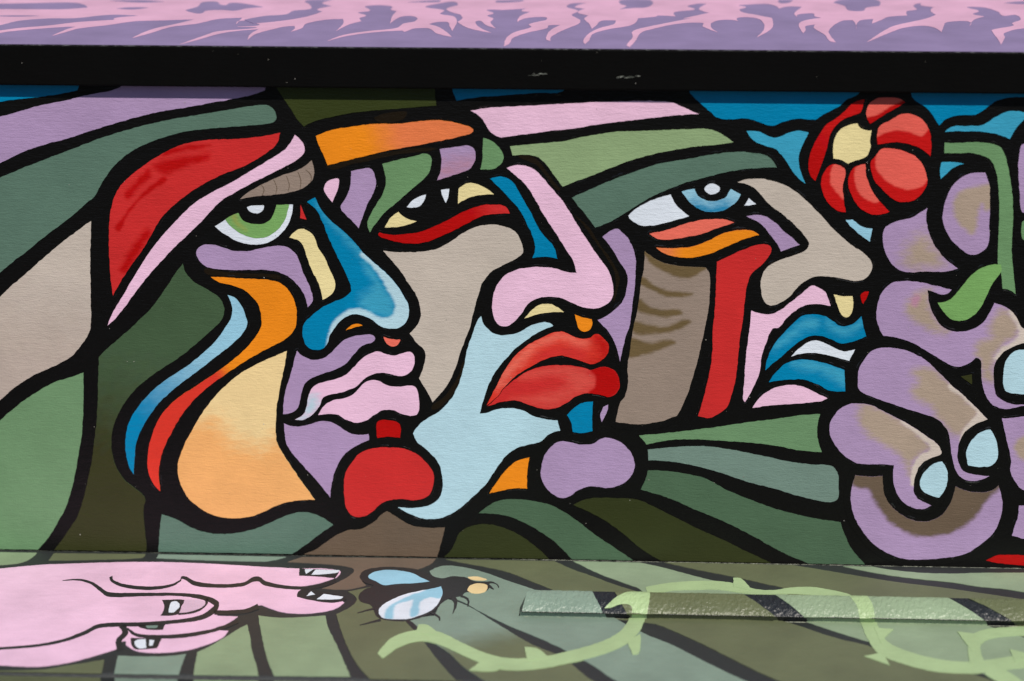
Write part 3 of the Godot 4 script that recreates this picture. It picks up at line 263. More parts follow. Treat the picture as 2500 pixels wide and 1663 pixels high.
	patch(painted_hand, "leaf", PANEL, GREENMID, 0, [320.7, 234.1, 319.5, 228.6, 320.4, 222.5, 321.5, 221.5, 343.8, 221.8, 342.9, 234.9], [4, 5])
	patch(painted_hand, "finger", PANEL, LILAC, 0, [231.8, 170.5, 232.2, 178.4, 234.4, 185.6, 239.7, 191.9, 247.5, 193.8, 257.4, 193.3, 267.3, 191.2, 278.2, 188.5, 275.9, 186.1, 271.5, 185.5, 263.3, 188.5, 264.4, 180.3, 267.8, 172, 272.5, 165.4, 277.6, 161.8, 285.6, 160.9, 292.4, 162.5, 298.1, 166.2, 301.8, 171.5, 305.4, 180.3, 313.3, 177.3, 319.5, 171.7, 325, 163.5, 347.7, 160.7, 348, 156.5, 325.6, 154.1, 316.8, 150.4, 311.2, 145.6, 308.1, 139.3, 308.2, 127.7, 310.2, 119.3, 314.9, 115.2, 323, 112.6, 350.7, 114.7, 350.9, 111.5, 328.1, 112, 317.2, 109.7, 310.1, 111.4, 304.9, 116.1, 302.1, 122.4, 300, 132.9, 298.8, 142.3, 295.9, 143.8, 291.7, 140.1, 285.8, 137.6, 279.8, 138.8, 272.7, 142.9, 264.5, 148, 255.3, 153.1, 245.2, 156.6, 236.8, 157.6, 234.1, 162.2], [7, 10, 19, 23, 24, 33, 34, 42, 50], [[TAUPEWARM, [250.2, 178, 257.7, 186.4, 265.5, 188.5, 264.4, 180.3, 267.8, 172, 272.5, 165.4, 277.7, 160.2, 268.8, 161.1, 257.6, 166.7, 251.5, 171.8], 4], [SALMONLILAC, [253, 182.2, 258.3, 184.3, 257.6, 178.6, 254.1, 178.1], 2], [TAUPEWARM, [308.5, 174.6, 316.4, 173.7, 321.9, 164.5, 320.3, 158.2, 312.7, 152.9, 308.2, 145.5, 307.1, 138.2, 307.7, 127.7, 302.1, 129.7, 298, 142.3, 295.3, 145.4, 297.8, 154.8, 304.5, 158, 303.2, 163.2], 4], [CHALK, [315.3, 175.8, 322.6, 169.7, 326.9, 163.5, 348.8, 159.7, 349.1, 154.5, 325.7, 152.6, 316.9, 149.3, 308.4, 142.4, 310.9, 149.8, 319.4, 156.1, 321.6, 160.3, 320.8, 165.5], 1.5]])
	patch(painted_hand, "fingernail", PANEL, ICE, 0, [325.8, 149.5, 319.9, 148.3, 315.3, 142.5, 313.9, 135.2, 314.3, 125.7, 316.5, 121.5, 327.6, 119.8, 350.3, 120.1, 348.4, 149.8], [7, 8])
	patch(painted_hand, "finger", PANEL, LILAC, 0, [225.1, 141.2, 228.8, 146.5, 235.6, 149.5, 244.6, 149.3, 254.6, 146.9, 264.8, 141.2, 273.1, 133.5, 281.5, 125.2, 289.9, 117.9, 298.2, 110.1, 305.6, 102.5, 297.9, 99, 292.6, 94.6, 289.4, 89.3, 287.8, 81.7, 288.2, 74.2, 290.5, 68.9, 295.7, 65.2, 308.8, 63.8, 301, 60.5, 293.9, 60.9, 288.1, 65.6, 285.2, 73.1, 283.2, 82.7, 281.8, 91.3, 279, 96.6, 273.2, 102.3, 263.5, 105.9, 253.4, 108.9, 243.2, 112.5, 233.1, 116, 223.4, 120.6, 221.8, 127.5, 222.3, 134.8], [10, 18], [[TAUPEWARM, [256.2, 134.3, 266, 136.5, 273.1, 134, 282.6, 124.2, 292, 115.9, 300.4, 107.5, 298.7, 102.2, 293.9, 97.9, 290.3, 91.4, 284.3, 91.3, 279, 96.6, 273.7, 102.9, 269.3, 110.2, 259, 116.4, 255.8, 121.6, 260.5, 127], 4], [CHALK, [279.5, 125.2, 288.9, 117.4, 293.1, 112.7, 298.4, 107.5, 295.7, 102.1, 291.5, 96.8, 288.4, 88.2, 290.6, 86.1, 294.3, 91.5, 307.7, 101.3, 298.1, 112.8, 289.7, 121.1], 1]])
	patch(painted_hand, "fingernail", PANEL, ICE, 0, [308, 95.4, 311.4, 89.6, 313.3, 82.2, 313.2, 75.7, 310.4, 71.4, 303.5, 70, 294.9, 71.1, 293.3, 78.6, 294.6, 85.1, 299.3, 91.6, 304.1, 94.6], [0, 6])
	patch(painted_hand, "finger", PANEL, LILAC, 0, [210.4, 107.2, 216.3, 111, 223.3, 111.8, 231.3, 110.7, 239.5, 106.6, 249.7, 101.4, 258, 96.7, 266.3, 91, 273.5, 85.8, 277.3, 80.5, 276.9, 78.1, 271, 75.6, 265.2, 71.7, 262, 65.2, 260.7, 56.5, 261.7, 50, 266.4, 45.8, 272.6, 42.8, 267.7, 40.4, 260.6, 41.3, 254.3, 45, 249.5, 52, 247.4, 59.5, 247.3, 70.3, 239, 70.7, 232, 70.6, 222.9, 71.5, 214.6, 76.8, 208.3, 84.7, 205.2, 92.2, 205.7, 99.6], [17, 23], [[TAUPEWARM, [224.3, 111.6, 232.3, 111.2, 249.7, 101.9, 260, 95.2, 268.5, 85.7, 270.7, 81.5, 262.9, 77, 259.2, 69.4, 258.5, 63, 254.1, 71.5, 248.7, 78.9, 236.4, 86.2, 228.1, 92.5, 223.7, 101], 4], [CHALK, [250.7, 101.4, 260, 96.8, 267.2, 91.6, 278.8, 81.6, 277.5, 76.7, 271.1, 74.5, 265.7, 70.6, 263, 64.7, 261.4, 56.5, 258.8, 56.5, 258.6, 61.9, 259.7, 70.5, 263.4, 77, 270.2, 82, 266.5, 86.7, 258.1, 94.1], 1]])
	patch(painted_hand, "fingernail", PANEL, ICE, 0, [278.2, 73.2, 281.5, 67.7, 282.3, 61.2, 280.7, 53.6, 277.4, 48.4, 271.3, 50.2, 265.5, 54.4, 264.9, 60.9, 268.4, 67.4, 273.2, 71.8], [0, 4])
	patch(painted_hand, "thumb", PANEL, LILAC, 0, [221, 54.7, 220.6, 45, 223.4, 34.1, 228.9, 24.4, 237.4, 14.6, 247.9, 8.2, 258.2, 5.1, 270.4, 5.1, 284.6, 6.7, 296.6, 9.7, 305.4, 15.9, 313.1, 23.7, 317.1, 32.6, 318.5, 43.5, 317, 52.1, 315.2, 57.5, 310.4, 53.6, 302.4, 52.4, 295.3, 53.3, 287.6, 56.4, 286, 48.3, 282.9, 40.6, 278.1, 35.1, 270.1, 31.7, 261, 32.6, 252.7, 36.8, 245.8, 43.2, 241.9, 50.8, 240.4, 62.7, 231.3, 62.2, 222.7, 62.9], [15, 19, 28, 30], [[BROWN, [222.2, 64.5, 221.7, 55.8, 231.7, 52.8, 235, 47.4, 239.4, 39.9, 244.8, 32.3, 253.2, 25.9, 261.5, 21.7, 271.7, 21, 283.7, 23.2, 294.6, 28.9, 303.2, 37.7, 308.7, 47.6, 315.4, 54.8, 316.2, 58.6, 279.7, 63.3, 239.3, 64.8], 2]])
	patch(painted_hand, "palm_gap", PANEL, OLIVE, 0, [287.2, 131.1, 294, 132.6, 294.4, 125.9], [0, 1, 2])
	patch(painted_hand, "hand_edge", PANEL, LILAC, 0, [314.8, 103.3, 321.5, 103.6, 328.5, 104.8, 351.2, 106.2, 354.8, 50.6, 331.6, 54.5, 326.1, 59.8, 322.2, 67.3, 322.2, 74.8, 319.6, 85.5, 317.1, 94], [0, 3, 4], [[TAUPEWARM, [325.8, 89.9, 353.2, 91.4, 354.2, 75.4, 328.7, 76], 2]])
	patch(painted_hand, "hand_edge", PANEL, LILAC, 0, [329.1, 43.6, 337.1, 44.3, 355.2, 44.1, 357, 16.9, 333.6, 20.8, 325.8, 22.9, 327.8, 31.7, 329, 37.1], [0, 2, 3, 5])
	for part in [painted_face, painted_face_001, painted_face_002, painted_hand, painted_flower]:
		raised_lines(part, 0.55 if part in [painted_face, painted_face_001] else 1.0)
	for part in [[painted_face, 0.12], [painted_face_001, 0.17], [painted_face_002, 0.22], [painted_hand, 0.27], [painted_flower, 0.32]]:
		outline(part[0], part[1])

	specks(panel, "dust", 110, Rect2(-0.36, BENCH + 0.006, 0.72, 0.30), 0.0006)
	specks(lid, "dust", 12, Rect2(-0.36, LID_LOW + 0.002, 0.72, 0.022), OVERHANG + 0.0001)
	scuff(lid, Vector3(0.072, 1.0745, OVERHANG + 0.00012), 0.017)
	scuff(lid, Vector3(0.016, 1.0755, OVERHANG + 0.00012), 0.012)

	# ---- the fallboard
	patch(fallboard, "field_stripe", FALL, GREENFALL, 0, [-372.5, 4.5, -316.2, 4.4, -317.9, 12.8, -321.6, 19.3, -329.9, 23.4, -365.6, 29.9], [0, 1, 5])
	patch(fallboard, "field_stripe", FALL, OLIVELIGHT, 0, [-304.6, 4.6, -243.6, 3.3, -245.1, 9.1, -276, 13.5, -305.6, 16.1], [0, 1, 4])
	patch(fallboard, "field_stripe", FALL, SAGEFALL, 0, [-234.7, 3.4, -149.6, 3.7, -155.2, 8.2, -163, 11.6, -198.3, 11.4, -235.1, 9.2], [0, 1, 3, 5])
	patch(fallboard, "field_stripe", FALL, BROWN, 0, [-139.2, 3.5, -50.4, 2.2, -53.4, 11.3, -61, 19.6, -70.4, 17, -84.7, 18.1, -93.6, 21.7, -97, 32.9, -92, 46, -103.4, 52.4, -119.6, 52, -111.6, 43.2, -103.9, 30.8, -102.6, 22.1, -107.4, 17.4, -120.2, 14.2, -147.4, 11.7], [0, 1, 3, 8, 10, 16])
	patch(fallboard, "field_stripe", FALL, OLIVELIGHT, 0, [-325.3, 177.1, -274.6, 174, -257.2, 167, -238.6, 158.9, -236.9, 171.3, -236.5, 177.1, -325.1, 177.1], [0, 3, 5, 6])
	patch(fallboard, "field_stripe", FALL, SAGEFALL, 0, [-231.2, 153.3, -217.2, 153.8, -202.2, 152.7, -190.4, 149.4, -190.4, 165.1, -190, 176.6, -228.7, 177.1, -229.8, 166.9], [0, 3, 5, 6])
	patch(fallboard, "field_stripe", FALL, GREENFALL, 0, [-184, 146.4, -177.2, 137.1, -169.7, 123.8, -163.7, 112.5, -159.7, 106.8, -155, 125.3, -151.4, 142.4, -145.4, 163.1, -142.3, 175.8, -181.1, 176.4, -182.4, 164.8], [0, 4, 8, 9])
	patch(fallboard, "field_stripe", FALL, GREENFALL, 0, [-154.8, 93.7, -141.7, 96.3, -130, 95.3, -117.5, 93, -112.7, 91.9, -108.5, 110.1, -101.1, 131.6, -95.1, 150.5, -87.6, 174.5, -133.1, 175.5, -140.1, 154.6, -146.6, 129.3], [0, 4, 8, 9])
	patch(fallboard, "field_stripe", FALL, OLIVELIGHT, 0, [-106.1, 89.8, -98, 78, -95.6, 68.6, -97.9, 61.7, -102.5, 56, -88.2, 48.2, -63.9, 71.8, -59.4, 99, -53.2, 114.2, -44.9, 133.4, -37.8, 150, -30, 166.3, -24.5, 177.1, -20.4, 177.1, -75.7, 177.1, -86.3, 156.4, -96.3, 127], [0, 4, 5, 7, 12, 13, 14])
	patch(fallboard, "field_stripe", FALL, SAGEFALL, 0, [-44.6, 89.3, -40.7, 63.8, -31.4, 68.1, -19.7, 79.1, -8, 94.5, 5.6, 111.6, 17.8, 126.3, 32.5, 138.5, 43.3, 152.7, 56.8, 174.2, 66.2, 177.1, -7.1, 177.1, -22.2, 157.7, -30.9, 141.3, -40.5, 128.9, -54.8, 107.7, -58.7, 96.7], [0, 1, 3, 7, 10, 11], [[OLIVELIGHT, [-22, 104, -5.6, 135.9]]])
	patch(fallboard, "field_stripe", FALL, SAGEFALL, 0, [-53, 22.4, -44.5, 13.4, -31, 15.3, -16.2, 23.3, -1.3, 34.8, 14.4, 46.1, 28.8, 56.1, 55, 73.5, 74.8, 95.3, 89.3, 111.2, 103.6, 123.6, 118.2, 140, 135.7, 158.9, 151.7, 174.4, 157.6, 177.1, 79.9, 177.1, 70.7, 173.6, 56.4, 154.2, 37, 131.9, 17.2, 113.3, 2.1, 100.7, -18.8, 79.1, -29.5, 66.8, -41, 59.2], [0, 8, 14, 15, 21, 23])
	patch(fallboard, "field_stripe", FALL, OLIVELIGHT, 0, [-43.8, 2.9, 28, 2.8, 39.6, 14.7, 54.2, 26.3, 69.5, 38.9, 84.6, 48.9, 109.1, 73.4, 55, 71.2, 27.4, 46.7, 11.8, 33, -2, 21.4, -17.8, 13.5, -32.6, 7.9], [0, 1, 5, 6, 7, 12])
	patch(fallboard, "field_stripe", FALL, OLIVELIGHT, 1, [69.4, 88.8, 167.9, 84.5, 182.8, 93.9, 194.7, 103.3, 208.4, 112.5, 222.1, 119.4, 235.1, 131.6, 252.6, 143.4, 270.3, 150.9, 285.9, 158.4, 303.7, 175.7, 180.2, 177.1, 167.1, 169.3, 153, 156.1, 138.7, 140.1, 122.2, 121.7, 103.4, 102.9, 93.8, 94.5], [0, 1, 10, 11, 17])
	patch(fallboard, "field_stripe", FALL, GREENPALE, 0, [40.4, 2.5, 84.6, 2.8, 99.4, 10.1, 119.6, 22.2, 144.4, 35.6, 163.9, 45.5, 169.7, 49.9, 168.7, 68.5, 93.9, 71.8, 84.1, 44.2, 74, 35.1, 58.7, 22.4], [0, 1, 6, 7, 8])
	patch(fallboard, "field_stripe", FALL, GREENPALE, 0, [187.2, 87, 292.9, 83.5, 319.4, 104.3, 343.2, 129, 335, 177.1, 300.9, 163.4, 288.3, 154.2, 266.6, 142.8, 245, 127, 225.3, 115, 204.5, 100.7], [0, 1, 3, 4])
	patch(fallboard, "field_stripe", FALL, OLIVELIGHT, 0, [100.5, 1.6, 184.4, 2.2, 202.4, 8.8, 226, 17.6, 250.3, 26.2, 274.7, 32.3, 298.6, 39.5, 354.9, 58, 352.6, 71.8, 177.4, 70.4, 177.2, 40.1, 164.6, 32.3, 149.8, 24.5, 129.9, 15.7, 114.7, 8.9], [0, 1, 7, 8, 9])
	patch(fallboard, "field_stripe", FALL, GREENPALE, 0, [217.1, 2.5, 236.4, 2.6, 247.2, 6.8, 267, 10.9, 287.2, 11.2, 307.6, 9.1, 363.5, 6.7, 356.5, 48.7, 319.3, 33.9, 299.9, 30, 285.6, 24.6, 266, 20.7, 246.4, 15.5, 229.8, 8.8], [0, 1, 6, 7])
	front_edge_paint(fallboard)
	var painted_hand_001 := figure(piano, "painted_hand", "pink hand lying flat along the fallboard")
	patch(painted_hand_001, "palm", FALL, PINK, 0, [-364, 36, -334.4, 30.5, -310.1, 23.8, -284.9, 20.2, -254.5, 16.8, -223.5, 15.7, -192.1, 17.4, -165.9, 20, -138.8, 22, -112.4, 23.8, -112.6, 34.8, -121.7, 43.2, -133.1, 49.5, -133, 53.7, -114.6, 60, -103.1, 72.4, -107.1, 80.7, -116.3, 86.8, -128.8, 89.6, -140.9, 87.9, -149.6, 82.5, -155.2, 78.2, -159, 79.5, -165, 85.5, -178.3, 88.8, -181.2, 95.3, -167.3, 95.8, -172.6, 106.2, -178.3, 113.1, -170, 116.1, -172.3, 126, -181.9, 137.3, -192.3, 144.2, -208.8, 148.1, -220.6, 146.5, -228.7, 139.4, -231.9, 133, -233.6, 143.9, -245.8, 154, -258.2, 162.9, -275.6, 169.5, -299.5, 168.9, -328.5, 167.1], [0, 8, 10, 12, 13, 15, 21, 24, 25, 26, 29, 37, 42])
	patch(painted_hand_001, "finger_line", FALL, BLACK, 1, [-289, 47.9, -279, 47.2, -270.1, 52, -262.2, 61.8, -253.8, 70.7, -233.8, 69, -209, 67.7, -193.4, 72.6, -185.1, 80, -185.5, 83.4, -190.7, 94.7, -203, 101.6, -226.5, 106.8, -251.5, 110.2, -259.2, 120.9, -270, 132.7, -287.2, 141.2, -333.3, 149.7, -332.2, 153.2, -286.2, 144.8, -268.6, 136.7, -257.3, 125.6, -249.9, 115.8, -225.2, 112.5, -201.8, 106.7, -188.6, 101.2, -182, 89.2, -183.4, 74.2, -193.8, 66.1, -209.7, 63.1, -234.8, 63.9, -254.8, 64, -261.9, 57, -270.2, 48.3, -279.5, 44.4, -289.3, 46.9], [0, 17, 18, 35])
	patch(painted_hand_001, "finger_line", FALL, BLACK, 1, [-260, 41.4, -256, 49.6, -246.6, 56.5, -230.7, 59.5, -218.2, 54.7, -212.6, 45.8, -211.8, 41.6, -202, 51.7, -186.1, 54.1, -171.1, 51, -163.4, 43.2, -156.7, 49.7, -140.6, 54.2, -125.4, 53, -111.4, 42.3, -112.7, 36.9, -126.3, 48.1, -141.1, 49.2, -157, 43.1, -164.6, 35.7, -172.4, 45.5, -187, 48.5, -202.5, 45.1, -212.2, 37.2, -213.5, 43.7, -219.3, 50.8, -231.7, 54.2, -247.3, 51.4, -255.8, 45.7, -258.4, 38.6], [0, 14, 15, 29])
	patch(painted_hand_001, "finger_line", FALL, BLACK, 1, [-182.4, 94.1, -163.9, 91.1, -155.7, 84.2, -157.9, 76.9, -165.2, 85.3, -183.6, 87.6], [0, 2, 3, 5])
	patch(painted_hand_001, "finger_line", FALL, BLACK, 1, [-238.7, 114.5, -235.2, 121.4, -236.8, 132.1, -233.2, 146.8, -229.3, 145, -232.8, 134.2, -231.1, 123, -235.5, 110.3], [0, 3, 4, 7])
	patch(painted_hand_001, "finger_line", FALL, BLACK, 1, [-233.1, 116.5, -224.6, 127.3, -207.5, 129.1, -193.3, 126.5, -177.3, 117.5, -165.5, 105, -167.1, 100.2, -178.5, 113.1, -194.6, 120.9, -208.5, 124, -225, 122.9, -232.9, 114.6], [0, 5, 6, 11])
	patch(painted_hand_001, "nail_outline", FALL, BLACK, 1, [-138.3, 22, -128.4, 22.8, -112.9, 23.3, -111.9, 27.5, -113.5, 36.1, -124.9, 34.1, -137.1, 33.2], [0, 2, 4, 6])
	patch(painted_hand_001, "nail_outline", FALL, BLACK, 1, [-134, 65.6, -132.5, 54.2, -122.2, 55.6, -103.7, 63.6, -103, 69.4, -113, 73.3], [0, 3])
	patch(painted_hand_001, "nail_outline", FALL, BLACK, 1, [-219.3, 74, -208.1, 72.6, -204.3, 73.8, -205.2, 82.7, -205.2, 94.1, -216, 96.9, -215.7, 85.4], [0, 2, 5])
	patch(painted_hand_001, "nail_outline", FALL, BLACK, 1, [-228.6, 110.9, -210.8, 109, -210.8, 116.8, -218.6, 117.1, -224.9, 114.7], [0, 1, 2])
	patch(painted_hand_001, "nail_outline", FALL, BLACK, 1, [-228.4, 129, -209.2, 129.4, -209.6, 142.4, -216.3, 144, -222.5, 144.2, -226.5, 137.1], [0, 1, 2])
	patch(painted_hand_001, "fingernail", FALL, SKYWHITE, 2, [-127.5, 23.5, -111.8, 23.8, -113.4, 28, -123.3, 30.9, -129.3, 31.6], [0, 1, 4])
	patch(painted_hand_001, "fingernail", FALL, SKYWHITE, 2, [-134.7, 23.5, -128.9, 22.8, -133, 30.6], [0, 1, 2])
	patch(painted_hand_001, "fingernail", FALL, SKYWHITE, 2, [-126.1, 57, -123, 61.6, -128.3, 64.2], [0, 1, 2])
	patch(painted_hand_001, "fingernail", FALL, SKYWHITE, 2, [-117.6, 60.6, -104.6, 64.3, -106.7, 67.9, -121, 68.8], [0, 1, 3])
	patch(painted_hand_001, "fingernail", FALL, SKYWHITE, 2, [-212.7, 77.2, -209.5, 75.9, -206.4, 82.7, -208.5, 92, -211.7, 92.1], [3, 4])
	patch(painted_hand_001, "fingernail", FALL, MAUVE, 2, [-204.8, 73.8, -197, 72.6, -191.1, 76.7, -192.5, 84.4, -199.8, 91.1, -205, 92.5, -204.7, 82.6], [0, 5])
	patch(painted_hand_001, "fingernail", FALL, SAGELIGHT, 2, [-222.5, 111.7, -214.8, 111, -215.2, 114.3, -220.9, 115], [0, 1, 3])
	patch(painted_hand_001, "fingernail", FALL, SKYWHITE, 2, [-224.3, 132.7, -218.9, 130.3, -216.1, 142.2, -220.2, 143.3, -224, 138.1], [1, 2])
	patch(painted_hand_001, "fingernail", FALL, SKYWHITE, 2, [-216.3, 131.3, -213.1, 131.8, -212.9, 139.1, -214.9, 139.6], [0, 1, 2, 3])
	patch(painted_hand_001, "finger_line", FALL, BLACK, 1, [-191.7, 69.8, -191.8, 78.2, -195.8, 87, -205.5, 92.7, -204.8, 95.5, -194.5, 91.2, -189.8, 81.2, -190.1, 71], [0, 3, 4, 7])
	var painted_bee := figure(piano, "painted_bee", "black bee with pale blue wings")
	patch(painted_bee, "abdomen", FALL, BLACKBROWN, 1, [-97.5, 32.9, -94.1, 21.8, -81.2, 17, -66.7, 18.8, -55.9, 25, -45, 33.1, -37.2, 29.8, -28.9, 31.2, -22.4, 36.9, -14.3, 37.8, -12.7, 48.5, -19.3, 54.7, -26.4, 53.8, -30, 59.9, -36.7, 63.7, -41.1, 70.8, -45.1, 82.5, -52.2, 91.9, -61.5, 97.9, -71.3, 97.7, -79.6, 93.1, -83.7, 81.9, -86.4, 75.1, -92.9, 70.8, -94.9, 61.5, -91.9, 51.9, -87.4, 47, -92.9, 42.4], [])
	patch(painted_bee, "leg", FALL, BLACKBROWN, 2, [-14.6, 44.4, -10.8, 39.5, -6.5, 46.6, -6.1, 45, -10.7, 37.2, -15.6, 38.4], [0, 2, 3, 5])
	patch(painted_bee, "leg", FALL, BLACKBROWN, 2, [-13.3, 45.3, -9.6, 49.4, -9.3, 48.2, -12.6, 42.1], [0, 1, 2, 3])
	patch(painted_bee, "leg", FALL, BLACKBROWN, 2, [-30.1, 61.4, -25.7, 65.3, -24.9, 75.2, -23.9, 75.2, -24.7, 63.4, -29.8, 58.3], [0, 2, 3, 5])
	patch(painted_bee, "leg", FALL, BLACKBROWN, 2, [-36.4, 64.6, -33.5, 70.5, -33.2, 86, -32.9, 86.2, -31.3, 70.4, -33.2, 60.2], [0, 2, 3, 5])
	patch(painted_bee, "leg", FALL, BLACKBROWN, 2, [-48.2, 85, -41.6, 92.5, -41, 96.5, -40.2, 96.2, -41, 90.4, -47.8, 82.6], [0, 2, 3, 5])
	patch(painted_bee, "leg", FALL, BLACKBROWN, 2, [-83.1, 79.4, -93.1, 87, -92.9, 88.1, -82.6, 82.1], [0, 1, 2, 3])
	patch(painted_bee, "leg", FALL, BLACKBROWN, 2, [-77.6, 95.3, -89.7, 104.5, -89.5, 105.5, -76.9, 98.8], [0, 1, 2, 3])
	patch(painted_bee, "leg", FALL, BLACKBROWN, 2, [-61.4, 98.7, -57.3, 106.9, -53.3, 115.3, -51.5, 110.9, -55.7, 102, -60.7, 95.9], [0, 2, 3, 5])
	patch(painted_bee, "wing", FALL, LIGHTBLUE, 3, [-91.8, 33.9, -89.5, 26.5, -82.7, 22.5, -73.5, 22.8, -63.9, 26.6, -57.2, 33.6, -51.7, 38.7, -60.6, 41.5, -72.5, 43.4, -80.4, 45.5, -86, 40.2], [6])
	patch(painted_bee, "wing", FALL, SKYWHITE, 3, [-43.5, 46.2, -41.9, 54.5, -42.8, 68.6, -46.3, 80.3, -52.5, 88.5, -59.9, 94.5, -69.6, 95.6, -76.1, 94.1, -79.8, 86.3, -78.8, 77.1, -74.1, 68.8, -66.9, 60.3, -57.5, 54, -49.8, 50.1], [0], [[LIGHTBLUE, [-51.8, 50.2, -42.1, 45, -42.6, 63.9, -49.7, 63.1, -55, 71.4, -54.5, 88.6, -59.1, 92.2, -59.7, 74, -58.8, 62.3], 1], [LIGHTBLUE, [-66.4, 66.1, -55.3, 56.3, -60.3, 67, -69.6, 74.4, -70.5, 85.9, -70.4, 97.2, -75, 95.2, -74.6, 79.2], 1]])
	patch(painted_bee, "eye", FALL, CREAMWARM, 3, [-26.2, 49.1, -24.1, 43, -19.2, 40.4, -14.5, 42.6, -13.8, 49.7, -16.8, 54.6, -22.3, 55.3, -26.2, 51.9], [])
	patch(painted_bee, "eye", FALL, CREAMWARM, 3, [-27.4, 31.1, -20.9, 30.1, -14.7, 34.6, -18.5, 35.8, -24.6, 34.6], [0, 2])
	var painted_vine := figure(piano, "painted_vine", "pale green thorny vine winding over the fallboard and batten")
	patch(painted_vine, "vine", FALL, VINE, 4, [-70.8, 150.6, -67.6, 144.6, -63, 135.8, -56, 128.5, -47.6, 125.7, -38.7, 130.1, -25.6, 141.5, -10.3, 154.7, 5, 162.6, 24.2, 159.9, 43.1, 150.8, 62.1, 138.6, 75.3, 125.1, 83.5, 107.6, 87.5, 87.9, 78.7, 79.4, 75.9, 95.9, 70.7, 109.6, 59.4, 123, 41.1, 135.8, 22.9, 145.1, 4.8, 146.9, -9, 140.7, -23.9, 127.7, -37.5, 114.5, -48.6, 110.1, -59, 113.4, -67.8, 122, -72.5, 135, -74.5, 144.1], [0, 14, 15, 29])
	patch(painted_vine, "vine", FALL, VINE, 4, [89.3, 55.6, 92.1, 53.6, 104.8, 45.9, 120.4, 43.9, 133.9, 43, 145.5, 46.4, 158.5, 50.4, 169.8, 48.7, 180.8, 47.5, 193.4, 48.9, 205.6, 52.9, 214.1, 59.9, 218, 76.2, 225.3, 60.8, 217.9, 47.5, 207.6, 41.3, 194.6, 37, 181.3, 38.1, 170, 42.6, 159.3, 41.9, 146.9, 34.2, 134.7, 30.5, 120.5, 30.8, 104.4, 34.1, 91, 39.8, 87.8, 41.9], [0, 12, 13, 25])
	patch(painted_vine, "vine", FALL, VINE, 4, [221.2, 83.6, 221.9, 95.1, 223.6, 111.7, 228.8, 131.7, 242, 144, 260.1, 153.3, 279, 155.1, 293.7, 151.4, 308.2, 147.1, 337.1, 139.6, 339.1, 122.8, 309.8, 130.5, 295, 135.9, 281, 139.6, 263.2, 136.8, 246.2, 126.8, 235.5, 114.8, 232.4, 100.7, 231.1, 86.6, 230, 75.7], [0, 9, 10, 19])
	patch(painted_vine, "vine", FALL, VINE, 5, [290.6, 139.5, 290.4, 124.4, 291.8, 115.7, 298.2, 107.7, 309.6, 103.1, 343.5, 98.9, 345.4, 85.6, 311, 91, 298.4, 94, 287.1, 104.3, 282.7, 125.9, 281.9, 144.4], [0, 5, 6, 11])
	patch(painted_vine, "vine", FALL, VINE, 5, [288.8, 156, 297.8, 169.5, 304.8, 177.1, 311.7, 168, 304.4, 153.9, 295.2, 139.7], [0, 2, 3, 5])
	patch(painted_vine, "thorn", FALL, VINE, 6, [-54, 116.5, -53.2, 103.2, -47.3, 104, -39.5, 116.9], [0, 1, 3])
	patch(painted_vine, "thorn", FALL, VINE, 6, [-9.6, 148.8, -17.5, 164.1, -3, 164.3, 2.3, 158.7], [0, 1, 3])
	patch(painted_vine, "thorn", FALL, VINE, 6, [16.4, 149.7, 14, 131.9, 21.9, 133.6, 29.4, 146], [0, 1, 3])
	patch(painted_vine, "thorn", FALL, VINE, 6, [76.4, 121.6, 79.8, 138.9, 83.6, 136.6, 84.5, 110.3], [0, 1, 3])
	patch(painted_vine, "thorn", FALL, VINE, 6, [144.2, 39.2, 144.6, 25.3, 149.3, 25.8, 156, 44.6], [0, 1, 3])
	patch(painted_vine, "thorn", FALL, VINE, 6, [229, 95.2, 240.6, 96.9, 234.5, 108.1, 230.8, 116.9], [0, 1, 3])
	patch(painted_vine, "thorn", FALL, VINE, 6, [230.6, 129.7, 219.3, 134.9, 233.7, 146.3], [0, 1, 2])
	patch(painted_vine, "thorn", FALL, VINE, 6, [279.5, 98.5, 290.6, 101.3, 285.3, 127.3], [0, 1, 2])
	patch(painted_vine, "thorn", FALL, VINE, 6, [308.2, 121.6, 316.2, 125.9, 324.3, 129.8, 309, 138.8], [0, 2, 3])
	batten_paint(batten, painted_vine)
	ridge(fallboard, "bright_seam_bead", func(x: float) -> Vector3: return Vector3(x, BENCH + 0.0001, 0.0006), -0.4, 0.0, 0.00018, Color("6d7262"), 0.3)  # coloured bead stands in for sun catching the fallboard's rounded back edge
	ridge(fallboard, "bright_seam_bead", func(x: float) -> Vector3: return Vector3(x, BENCH + 0.0001, 0.0006), 0.0, HALF - 0.001, 0.00022, Color("a4a896"), 0.55)  # same sunlit edge, put into a paler bead towards the right
	ridge(batten, "bright_seam_bead", func(x: float) -> Vector3: return Vector3(x, BENCH, 0) + down() * 0.0882 + up() * 0.0002, 0.01, HALF - 0.04, 0.0004, Color("9a9f8c"), 0.6)  # pale broken bead along the batten foot
	ridge(lid, "edge_glitter", func(x: float) -> Vector3: return Vector3(x, LID_TOP - 0.0002, OVERHANG - 0.0004), -0.4, HALF, 0.00028, Color("8d8f92"), 0.12)  # sun glitter on the lid's front edge, drawn as pale specks

